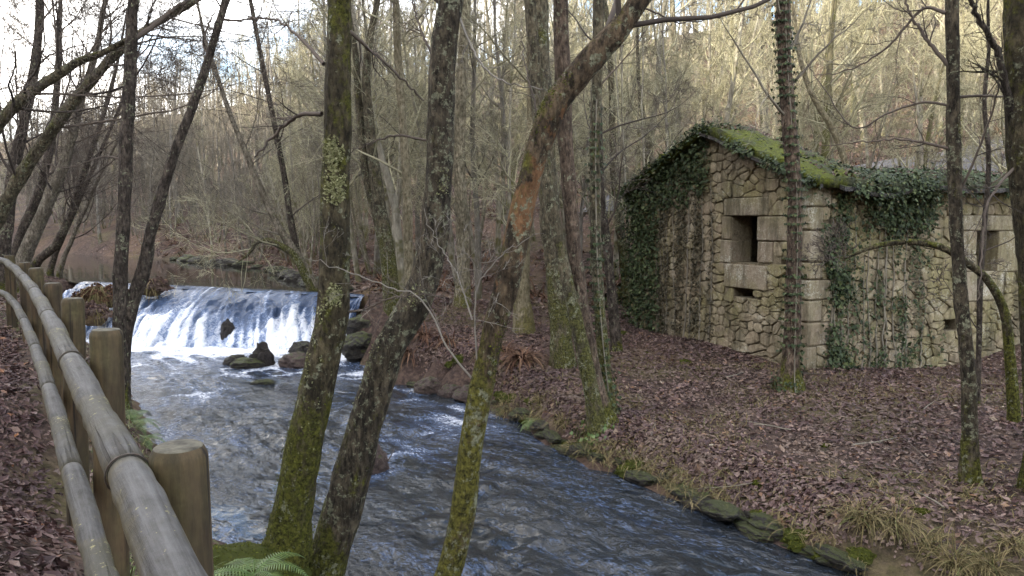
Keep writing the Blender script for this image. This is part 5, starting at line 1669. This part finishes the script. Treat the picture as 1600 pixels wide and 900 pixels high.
for v, th, n, sp_ in ((160, FRONT - 0.9, 260, (2.5, 0.5)), (110, math.pi, 120, (3, 0.5)), (540, FRONT + 0.6, 160, (2.2, 0.4))):
    pad(C_, 'moss_pad', near_t(C_, v), th, 0, n, 'moss_leaf', gi, sp_, 0.014)

# ------------------------------------------------------------------ rocks
def rock_mesh(seed, mat, sub=4, sq=(1, 1, 0.7), amp=0.3):
    import bmesh
    bm = bmesh.new()
    bmesh.ops.create_icosphere(bm, subdivisions=sub, radius=1.0)
    V = np.array([v.co[:] for v in bm.verts])
    d = 1 + amp * fbm(V * 1.3 + seed * 5.1, 3, seed) + amp * 0.35 * np.round(vn(V * 2.2 + seed, seed + 7) * 2) / 2
    d = d + 0.10 * amp / 0.3 * (np.abs(vn(V * 3.5 + seed * 2, seed + 9)) - 0.3) + 0.05 * vn(V * 8 + seed, seed + 11)
    V = V * d[:, None] * np.array(sq)
    for v, c in zip(bm.verts, V): v.co = c
    me = bpy.data.meshes.new('rock')
    bm.to_mesh(me); bm.free()
    me.materials.append(mat)
    me.polygons.foreach_set('use_smooth', np.zeros(len(me.polygons), bool))
    return me
def rock(name, label, u, v, z, size, me, cat='rock', group=None, rz=0.0, sink=0.3):
    p = onz(u, v, z)
    o = link(name, me, None, (p[0], p[1], z + size * (0.5 - sink)))
    o.scale = (size, size, size)
    o.rotation_euler = (0, 0, rz)
    return tag(o, label, cat, group)
rm = [rock_mesh(s, MATS['rock_mossy']) for s in (1, 2, 3, 4)]
rdk = [rock_mesh(s, MATS['rock_dark'], amp=0.35) for s in (5, 6, 7)]
rpk = [rock_mesh(s, MATS['rock_pink'], amp=0.3) for s in (8, 9)]
rock('river_rock', 'large jagged mossy rock standing in the pool below the weir', 410, 572, ZL, 0.30, rock_mesh(15, MATS['rock_dark'], sq=(0.75, 0.6, 1.1), amp=0.5), rz=0.3)
rock('river_rock', 'small dark rock left of the large jagged one below the weir', 370, 570, ZL, 0.22, rdk[1], rz=1.0)
rock('river_rock', 'low flat mossy rock between the two dark ones below the weir', 388, 574, ZL, 0.30, rock_mesh(16, MATS['rock_mossy'], sq=(1, 0.7, 0.45)), rz=0.2)
rock('river_rock', 'flat mossy stone lying just above the water below the jagged rock', 412, 600, ZL, 0.20, rock_mesh(17, MATS['rock_mossy'], sq=(1, 0.6, 0.3)), rz=0.2, sink=0.42)
rock('river_rock', 'rounded black rock under the right end of the weir', 470, 552, ZL, 0.26, rdk[0], rz=2.0)
rock('river_rock', 'reddish rock beside the mossy trunk at the weir foot', 462, 572, ZL, 0.30, rpk[1], rz=0.4)
o = rock('weir_rock', 'dark upright rock splitting the white water of the weir', 352, 540, ZL, 0.34, rock_mesh(18, MATS['rock_dark'], sq=(0.55, 0.7, 1.25), amp=0.4), rz=0.5, sink=0.15)
o.location = tuple(at(356, 528, 17.35))
rock('weir_rock', 'small dark rock showing through the fall at left', 284, 520, ZL, 0.25, rdk[2]).location = tuple(at(287, 520, 17.95))
rock('river_rock', 'pinkish square rock jutting from the stream behind the leaning trunk', 578, 735, ZL, 0.22, rock_mesh(19, MATS['rock_pink'], sq=(0.8, 0.8, 0.9), amp=0.35), rz=0.6, sink=0.25)
for k, (u, v, s, lab) in enumerate([(672, 612, 0.24, 'pale pinkish rock at the water edge left of the small side rill'), (708, 618, 0.22, 'grey rock in the middle of the small side rill'), (735, 625, 0.24, 'pale rock against the orange trunk at the bank')]):
    rock('bank_rock', lab, u, v, ZL, s, rpk[k % 2], rz=k * 1.3)
rock('mossy_boulder', 'bright mossy boulder on the bank between the two big trunks', 572, 520, -0.75, 0.42, rm[1], rz=0.7)
rock('mossy_boulder', 'dark root mound at the weir end between the two big trunks', 566, 548, -1.0, 0.42, rm[2], rz=1.9)
# row of mossy stones edging the far bank
gr = np.random.default_rng(3)
edge_pts = catmull(np.array([p for p in LR[:9]]), 60)
lenE = np.concatenate([[0], np.cumsum(np.linalg.norm(np.diff(edge_pts, axis=0), axis=1))])
s = 0.0
k = 0
while s < lenE[-1]:
    x, y = np.interp(s, lenE, edge_pts[:, 0]), np.interp(s, lenE, edge_pts[:, 1])
    sz = gr.uniform(0.05, 0.145)
    xa, ya = np.interp(s + 0.2, lenE, edge_pts[:, 0]), np.interp(s + 0.2, lenE, edge_pts[:, 1])
    o = link('bank_stone', (rm + rdk[:1])[k % 5], None, (x + gr.normal() * 0.05, y + 0.14 + gr.normal() * 0.07, ZL + gr.uniform(-0.05, 0.12)))
    o.scale = (sz * gr.uniform(1.3, 2.4), sz * gr.uniform(0.8, 1.2), sz * gr.uniform(0.55, 0.95))
    o.rotation_euler = (gr.uniform(-0.2, 0.2), gr.uniform(-0.15, 0.15), math.atan2(ya - y, xa - x) + gr.normal() * 0.2)
    tag(o, 'mossy stone in the row edging the far bank at the waterline', 'stone', 'mossy stones edging the far bank')
    s += sz * gr.uniform(0.7, 1.5)
    k += 1
# stones along the pond's right shore
pe = catmull(np.array(PR), 40)
for k in range(16):
    x, y = pe[2 + k * 2]
    sz = gr.uniform(0.18, 0.42)
    o = link('shore_stone', (rm + rdk)[k % 7], None, (x + 0.15, y + 0.1, ZP + 0.03))
    o.scale = (sz * 1.3, sz, sz * 0.8); o.rotation_euler = (0, 0, gr.uniform(0, 6))
    tag(o, 'mossy rock along the brown shore of the pond', 'rock', 'rocks along the pond shore')

# ------------------------------------------------------------------ undergrowth
def blades(buf, c, n, L, spread, g, w=0.006, droop=1.0, up0=1.0):
    a = g.uniform(0, 6.28, n)
    d = np.column_stack([np.cos(a) * spread, np.sin(a) * spread, np.full(n, up0)]) + g.normal(size=(n, 3)) * 0.35
    p0 = c + np.column_stack([g.normal(size=n) * 0.05, g.normal(size=n) * 0.05, np.zeros(n)])
    Ls = L * g.uniform(0.5, 1.15, n)
    K = 6
    P = np.zeros((n, K, 3)); P[:, 0] = p0; d = unit(d)
    for k in range(1, K):
        d = unit(d + np.array([0, 0, -0.34 * droop]) + 0.07 * g.normal(size=(n, 3)))
        P[:, k] = P[:, k - 1] + d * (Ls / (K - 1))[:, None]
    side_ = unit(np.cross(d, np.array([0, 0, 1.0])) + 1e-6)
    wd = w * np.array([1.0, 1.0, 0.9, 0.75, 0.5, 0.12])
    V = np.stack([P - side_[:, None, :] * wd[None, :, None], P + side_[:, None, :] * wd[None, :, None]], 2)   # n,K,2,3
    b_ = (np.arange(n) * K * 2)[:, None]
    k_ = (np.arange(K - 1) * 2)[None]
    q = np.stack([b_ + k_, b_ + k_ + 1, b_ + k_ + 3, b_ + k_ + 2], -1).reshape(-1, 4)
    buf.add(V, q)
def tuft(label, x, y, n, L, spread, mat, g, group=None, w=0.006, name='grass_tuft'):
    z = H1(x, y)
    bb = Buf()
    blades(bb, np.zeros(3), n, L, spread, g, w)
    o = link(name, bb.mesh(name, MATS[mat], smooth=False), None, (x, y, z - 0.01))
    return tag(o, label, 'grass', group)
gt = np.random.default_rng(31)
def gpt(u, v, z0=-0.9):
    z = z0
    for _ in range(12):
        p = onz(u, v, z)
        z = 0.5 * z + 0.5 * H1(p[0], p[1])
    return p[0], p[1]
TUFTS = [(1355, 812, 150, 0.42, 'pale drooping grass tuft at the bank edge left of the lone grey trunk'), (1398, 818, 170, 0.46, 'biggest straw coloured grass tuft hanging over the bank edge'), (1335, 800, 80, 0.32, 'smaller grass tuft at the left of the drooping ones'),
         (1490, 880, 180, 0.44, 'pale grass tuft at the bottom right corner of the bank'), (1545, 885, 160, 0.42, 'straw grass tuft lowest and rightmost on the bank'), (1450, 850, 110, 0.36, 'sparse straw tuft between the drooping clumps'),
         (1515, 772, 90, 0.26, 'short dry grass around the foot of the lone grey trunk'), (1580, 850, 110, 0.34, 'dry tuft at the right picture edge above the corner'),
         (790, 645, 130, 0.38, 'dry grass overhanging the bank behind the orange trunk'), (845, 625, 110, 0.34, 'yellowish grass tuft above the bright fern'), (880, 660, 130, 0.40, 'straw grass hanging beside the mossy tree foot'), (755, 600, 90, 0.36, 'dry grass clump touching the orange trunk'),
         (1085, 700, 70, 0.22, 'short green brown grass on the open bank'), (1130, 735, 60, 0.20, 'thin grass tuft near the middle of the leafy bank'), (660, 555, 120, 0.45, 'pale dry grass hanging by the small side rill')]
for (u, v, n, L, lab) in TUFTS:
    x, y = gpt(u, v)
    tuft(lab, x, y, int(n * 1.3), L * 0.8, 0.8, 'grass_dry', gt, w=0.0032)
# short grass cover sprinkled over the bank
bb = Buf()
P = region(4200, -2.0, 9.0, 5.2, 12.0, gt, 0.12)
P = P[(rside(P) > 0)]
P = P[vn(np.column_stack([P * 0.9, np.zeros(len(P))]), 55) > -0.05][:1100]
z_ = H(P)
for (x, y), z in zip(P, z_):
    blades(bb, np.array([x, y, z]), int(gt.integers(5, 12)), gt.uniform(0.10, 0.22), 0.8, gt, 0.0035)
tag(link('grass_cover', bb.mesh('grass_cover', MATS['grass_dry'], smooth=False)), 'thin dry grass growing through the leaves of the bank', 'grass', kind='stuff')
bb = Buf()
P = np.column_stack([gt.uniform(-9, 0, 2600), gt.uniform(1.5, 13, 2600)])
P = P[(rside(P) < 0) & on_land(P, 0.05)]
P = P[linedist(P, np.array(POSTS)) > 0.05][:520]
z_ = H(P)
for (x, y), z in zip(P, z_):
    blades(bb, np.array([x, y, z]), int(gt.integers(6, 14)), gt.uniform(0.12, 0.30), 0.7, gt, 0.004)
tag(link('grass_cover', bb.mesh('grass_cover', MATS['grass_green'], smooth=False)), 'green grass on the near bank between fence and river', 'grass', kind='stuff')
# bracken and dead fern patches
def bracken(label, u, v, n, L, g, z0=-0.7, mat='bracken', w=0.012):
    x, y = gpt(u, v, z0)
    return tuft(label, x, y, n, L, 1.0, mat, g, w=w, name='bracken')
for (u, v, n, L, lab) in [(815, 560, 160, 0.55, 'reddish dead bracken left of the stout mossy trunk'), (790, 550, 120, 0.5, 'dead bracken clump close to the orange trunk'), (640, 590, 130, 0.5, 'red brown bracken hanging over the river edge'), (665, 585, 110, 0.45, 'dull bracken right of the leaning lichened trunk'), (545, 590, 120, 0.55, 'rusty bracken between the two big trunks'), (700, 590, 90, 0.4, 'rusty bracken above the small side rill')]:
    o = bracken(lab, u, v, n, L, gt)
    o['category'] = 'bracken'
# mass of bracken and brambles on the slope and the pond shore
bb = Buf()
cnt = 0
for _ in range(4000):
    if cnt >= 900: break
    y = gt.uniform(18, 44); u = gt.uniform(250, 1700); x = (u - 800) / F_PX * y
    Pq = np.array([[x, y]])
    if rside(Pq)[0] < 0 or not on_land(Pq, 0.25)[0]: continue
    if vn(np.array([[x * 0.25, y * 0.25, 0]]), 66)[0] < 0.0 and bil(FP, Pq)[0] > 2.2: continue
    blades(bb, np.array([x, y, H1(x, y)]), int(gt.integers(8, 18)), gt.uniform(0.35, 0.8), 0.9, gt, 0.02)
    cnt += 1
tag(link('bracken_cover', bb.mesh('bracken_cover', MATS['bracken'], smooth=False)), 'rusty bracken and bramble cover on the wooded slope', 'bracken', kind='stuff')

# ferns
def fern(label, x, y, z, nf, L, g, mat='fern_leaf', az=None, lift=0.9):
    root = empty('fern', (x, y, z), label, 'fern')
    for f in range(nf):
        a = (2 * math.pi * f / nf + g.uniform(-0.3, 0.3)) if az is None else az + g.uniform(-1.1, 1.1)
        d = unit(np.array([math.cos(a), math.sin(a), lift * g.uniform(0.6, 1.3)]))
        K = 26
        Lf = L * g.uniform(0.7, 1.1)
        P = np.zeros((K, 3)); 
        for k in range(1, K):
            d = unit(d + np.array([0, 0, -0.075]))
            P[k] = P[k - 1] + d * Lf / (K - 1)
        bb = Buf()
        tubes(bb, P[None], np.linspace(0.004, 0.001, K)[None], 4)
        T = unit(np.gradient(P, axis=0))
        S = unit(np.cross(T, [0, 0, 1.0])); Nn = np.cross(S, T)
        for k in range(3, K):
            t = k / K
            w = Lf * 0.24 * math.sin(math.pi * min(1, t * 0.88 + 0.12)) ** 0.8 * (1.05 - 0.55 * t)
            for sgn in (-1, 1):
                dd = unit(S[k] * sgn + T[k] * 0.35 - np.array([0, 0, 0.18]))
                b0 = P[k]; b1 = b0 + dd * w
                th = T[k] * Lf / K * 0.30
                bb.add([b0 - th, b0 + th, b0 + dd * w * 0.6 + th * 0.8, b1, b0 + dd * w * 0.6 - th * 0.8], None, [(0, 1, 2), (0, 2, 4), (4, 2, 3)])
        link('frond', bb.mesh('frond', MATS[mat], smooth=False), root)
gf = np.random.default_rng(8)
def fern_px(label, u, v, z0, nf, L, **kw):
    x, y = gpt(u, v, z0)
    fern(label, x, y, H1(x, y) + 0.02, nf, L, gf, **kw)
p = at(396, 886, 4.35)
fern('green fern at the foot of the thick mossy trunk', p[0], p[1], p[2] - 0.05, 10, 0.46, gf)
fern_px('green fern behind the nearest fence post', 205, 660, -0.6, 8, 0.55)
fern_px('pale fern left of the river below the leaning fence trees', 225, 690, -0.7, 7, 0.45)
fern_px('bright fern hanging from the far bank below the leaning stems', 838, 662, -0.95, 9, 0.36, lift=0.8)
# moss cushions
def cushion(label, x, y, s, g, group=None, z=None):
    z = H1(x, y) if z is None else z
    bb = Buf()
    n = int(400 + 5200 * s * s)
    rg, sg = 9, 22
    ph = np.linspace(0, math.pi / 2, rg)
    th = np.arange(sg) * 2 * math.pi / sg
    cv = np.array([[math.cos(p_) * math.cos(t_), math.cos(p_) * math.sin(t_), math.sin(p_) - (0.5 if p_ == 0 else 0)] for p_ in ph for t_ in th])
    cv = cv * np.array([s, s * 0.8, s * 0.45]) * (0.86 + 0.25 * fbm(cv * 2, 2, 3))[:, None]
    bb.add(cv, [(k * sg + j, k * sg + (j + 1) % sg, (k + 1) * sg + (j + 1) % sg, (k + 1) * sg + j) for k in range(rg - 1) for j in range(sg)])
    v = unit(g.normal(size=(n, 3)) + np.array([0, 0, 0.3])); v[:, 2] = np.abs(v[:, 2])
    pos = v * np.array([s, s * 0.8, s * 0.45]) * (0.85 + 0.25 * fbm(v * 2, 2, 3))[:, None]
    scatter(bb, LEAF4_V, LEAF4_T, pos, rotmats(v, g, 0.5), g.uniform(0.014, 0.030, n) * (0.8 + 0.4 * s), True)
    o = link('moss_cushion', bb.mesh('moss_cushion', MATS['moss_leaf'], smooth=False), None, (x, y, z))
    return tag(o, label, 'moss', group)
for (u, v, z0, s, lab) in [(1070, 566, -0.6, 0.11, 'bright moss cushion on the leaves in front of the gable'), (1290, 697, -0.8, 0.06, 'small moss spot above the drooping grass tufts'), (1230, 732, -0.85, 0.06, 'small moss spot left of the drooping grass tufts'), (1185, 755, -0.9, 0.07, 'moss clump at the bank edge right of the dark water'), (1010, 552, -0.6, 0.05, 'tiny moss spot left of the bright cushion'), (1345, 868, -1.0, 0.14, 'mossy hump at the waterline under the straw tufts'), (1290, 868, -1.05, 0.13, 'leftmost mossy hump at the waterline by the straw tufts'), (1440, 800, -0.95, 0.07, 'moss patch inside the straw tufts'), (970, 522, -0.5, 0.16, 'mossy stump at the foot of the ivy gable')]:
    x, y = gpt(u, v, z0)
    cushion(lab, x, y, s, gf)
p = at(342, 884, 4.7)
cushion('mossy mound between the nearest fence post and the thick trunk', p[0], p[1], 0.44, gf, z=p[2] - 0.08)
p = at(405, 900, 4.85)
cushion('low moss lump around the foot of the thick mossy trunk', p[0], p[1], 0.36, gf, z=p[2] - 0.05)
# debris on the weir: dead grass heap and leaf heap
def heap(label, p, sx, sy, sz, n, mat, g, leaf=0.08, grass=0):
    bb = Buf()
    v = unit(g.normal(size=(n, 3))); v[:, 2] = np.abs(v[:, 2])
    pos = v * np.array([sx, sy, sz]) * (0.75 + 0.75 * fbm(v * 2.6 + sx * 9, 3, 5))[:, None]
    scatter(bb, LEAF4_V, LEAF4_T, pos, rotmats(v, g, 0.6), g.uniform(0.6, 1.3, n) * leaf, True)
    rb = rock_mesh(int(g.integers(100)), MATS['soil'], 3, (sx * 0.62, sy * 0.62, sz * 0.6), 0.3)
    root = empty('debris_heap', tuple(p), label, 'debris')
    link('mound', rb, root)
    tag(link('dead_leaves', bb.mesh('dead_leaves', MATS[mat], smooth=False), root), kind='stuff')
    if grass:
        gb_ = Buf(); blades(gb_, np.array([0, 0, sz * 0.6]), grass, 0.7, 1.3, g, 0.01, 1.2, 0.5)
        tag(link('dead_grass', gb_.mesh('dead_grass', MATS['grass_dry'], smooth=False), root), kind='stuff')
heap('brown heap of dead grass lodged on the weir left of the trunks', at(158, 468, 19.4), 0.75, 0.45, 0.42, 2600, 'bracken', gf, 0.08, 420)
heap('heap of sodden leaves below the grass heap on the weir', at(148, 495, 18.4), 0.5, 0.4, 0.34, 1900, 'leaf_litter', gf, 0.08, 60)
heap('dark flood debris caught on the weir crest behind the leaning stem', at(236, 452, 19.6), 0.55, 0.4, 0.30, 1900, 'leaf_litter', gf, 0.08, 90)
# small snag in the stream
for (u, v, lab) in [(612, 725, 'dark branch snag sticking out beside the pinkish rock'), (666, 722, 'small black snag alone in the middle of the stream')]:
    p = onz(u, v, ZL)
    bb = Buf()
    P, Rd = grow(np.tile(p + np.array([-0.08, 0, -0.05]), (4, 1)), gf.normal(size=(4, 3)) * 0.5 + np.array([0.9, 0, 0.5]), np.full(4, 0.26), np.full(4, 0.014), 6, 0.2, -0.05, gf)
    tubes(bb, P, Rd, 6)
    tag(link('branch_snag', bb.mesh('branch_snag', MATS['twig_dark'], off=p), None, p), lab, 'branch')
# fallen logs by the gable
for (u, v, lab, L) in [(968, 470, 'short cut log lying left of the ivy gable', 0.7), (985, 455, 'second cut log on the pile left of the gable', 0.6)]:
    x, y = gpt(u, v, -0.3)
    bb = Buf()
    tp = [(np.array([-L / 2, 0, 0.0]), 0.13), (np.array([0, 0.03, 0.01]), 0.125), (np.array([L / 2, 0.05, 0.0]), 0.12)]
    trunk_geo(bb, tp, 16, 24, 0.0, 0.8, 60)
    o = link('cut_log', bb.mesh('cut_log', MATS['bark_dark']), None, (x, y, H1(x, y) + 0.10))
    o.rotation_euler = (0, 0, 0.5)
    tag(o, lab, 'log')

# moss along the lip of the far bank
for k in range(30):
    q = 0.3 + (lenE[-1] - 0.6) * (k + gf.uniform(-0.4, 0.4)) / 30
    x, y = np.interp(q, lenE, edge_pts[:, 0]), np.interp(q, lenE, edge_pts[:, 1])
    x += 0.05 + gf.normal() * 0.05; y += 0.2 + gf.normal() * 0.08
    o = cushion('yellow green moss pad along the lip of the far bank', x, y, gf.uniform(0.07, 0.20), gf, 'moss pads along the far bank', z=max(H1(x, y), ZL + 0.10) - 0.05)
# sticks lying on the leaves
gs = np.random.default_rng(92)
for k in range(16):
    u, v = gs.uniform(960, 1580), gs.uniform(560, 800)
    x, y = gpt(u, v)
    if not on_land(np.array([[x, y]]), 0.3)[0]: continue
    bb = Buf()
    a = gs.uniform(0, 3.14)
    P, Rd = grow(np.zeros((1, 3)), np.array([[math.cos(a), math.sin(a), 0.03]]), np.array([gs.uniform(0.35, 0.9)]), np.array([gs.uniform(0.006, 0.012)]), 9, 0.09, 0.0, gs)
    P[:, :, 2] = H(P[0][:, :2] + [x, y]) - H1(x, y) + 0.03
    tubes(bb, P, Rd, 6)
    p, d, L, r = children(P, Rd, np.array([0.6]), 3, 0.3, 40, 0.4, 0.6, gs)
    P1, R1 = grow(p, d * np.array([1, 1, 0.3]), L, r, 5, 0.1, 0.0, gs)
    tubes(bb, P1, R1, 5)
    tag(link('fallen_stick', bb.mesh('fallen_stick', MATS['twig_dark' if k % 2 else 'twig_brown']), None, (x, y, H1(x, y))), 'thin fallen stick lying on the leaves in front of the ruin', 'stick', 'sticks lying on the leafy bank')

# grass hanging over the lip of the far bank
bb = Buf()
for k in range(330):
    q = lenE[-1] * gs.uniform()
    x, y = np.interp(q, lenE, edge_pts[:, 0]) + 0.03 + gs.normal() * 0.08, np.interp(q, lenE, edge_pts[:, 1]) + 0.24 + gs.normal() * 0.10
    if vn(np.array([[x * 1.5, y * 1.5, 0.0]]), 71)[0] < -0.25: continue
    blades(bb, np.array([x, y, max(H1(x, y), ZL + 0.1)]), int(gs.integers(8, 20)), gs.uniform(0.14, 0.32), 0.9, gs, 0.003, 1.3)
tag(link('grass_cover', bb.mesh('grass_cover', MATS['grass_dry'], smooth=False)), 'dry grass hanging over the stony lip of the far bank', 'grass', kind='stuff')

bf = Buf()
n = 9000
q = gs.uniform(0, lenE[-1], n)
P = np.column_stack([np.interp(q, lenE, edge_pts[:, 0]), np.interp(q, lenE, edge_pts[:, 1])]) + np.column_stack([gs.uniform(0.0, 0.7, n), gs.uniform(0.1, 0.9, n)])
P = P[(bil(FL, P) > 0.06)]
scatter(bf, LEAF4_V, LEAF4_T, np.column_stack([P, H(P) + gs.uniform(0.004, 0.03, len(P))]), rotmats(Hn(P), gs, 0.4), np.clip(np.exp(gs.normal(-2.95, 0.36, len(P))), 0.022, 0.11), True)
tag(link('leaf_litter', bf.mesh('leaf_litter', MATS['leaf_litter'], smooth=False)), 'dead leaves gathered along the very lip of the far bank', 'leaf litter', kind='stuff')
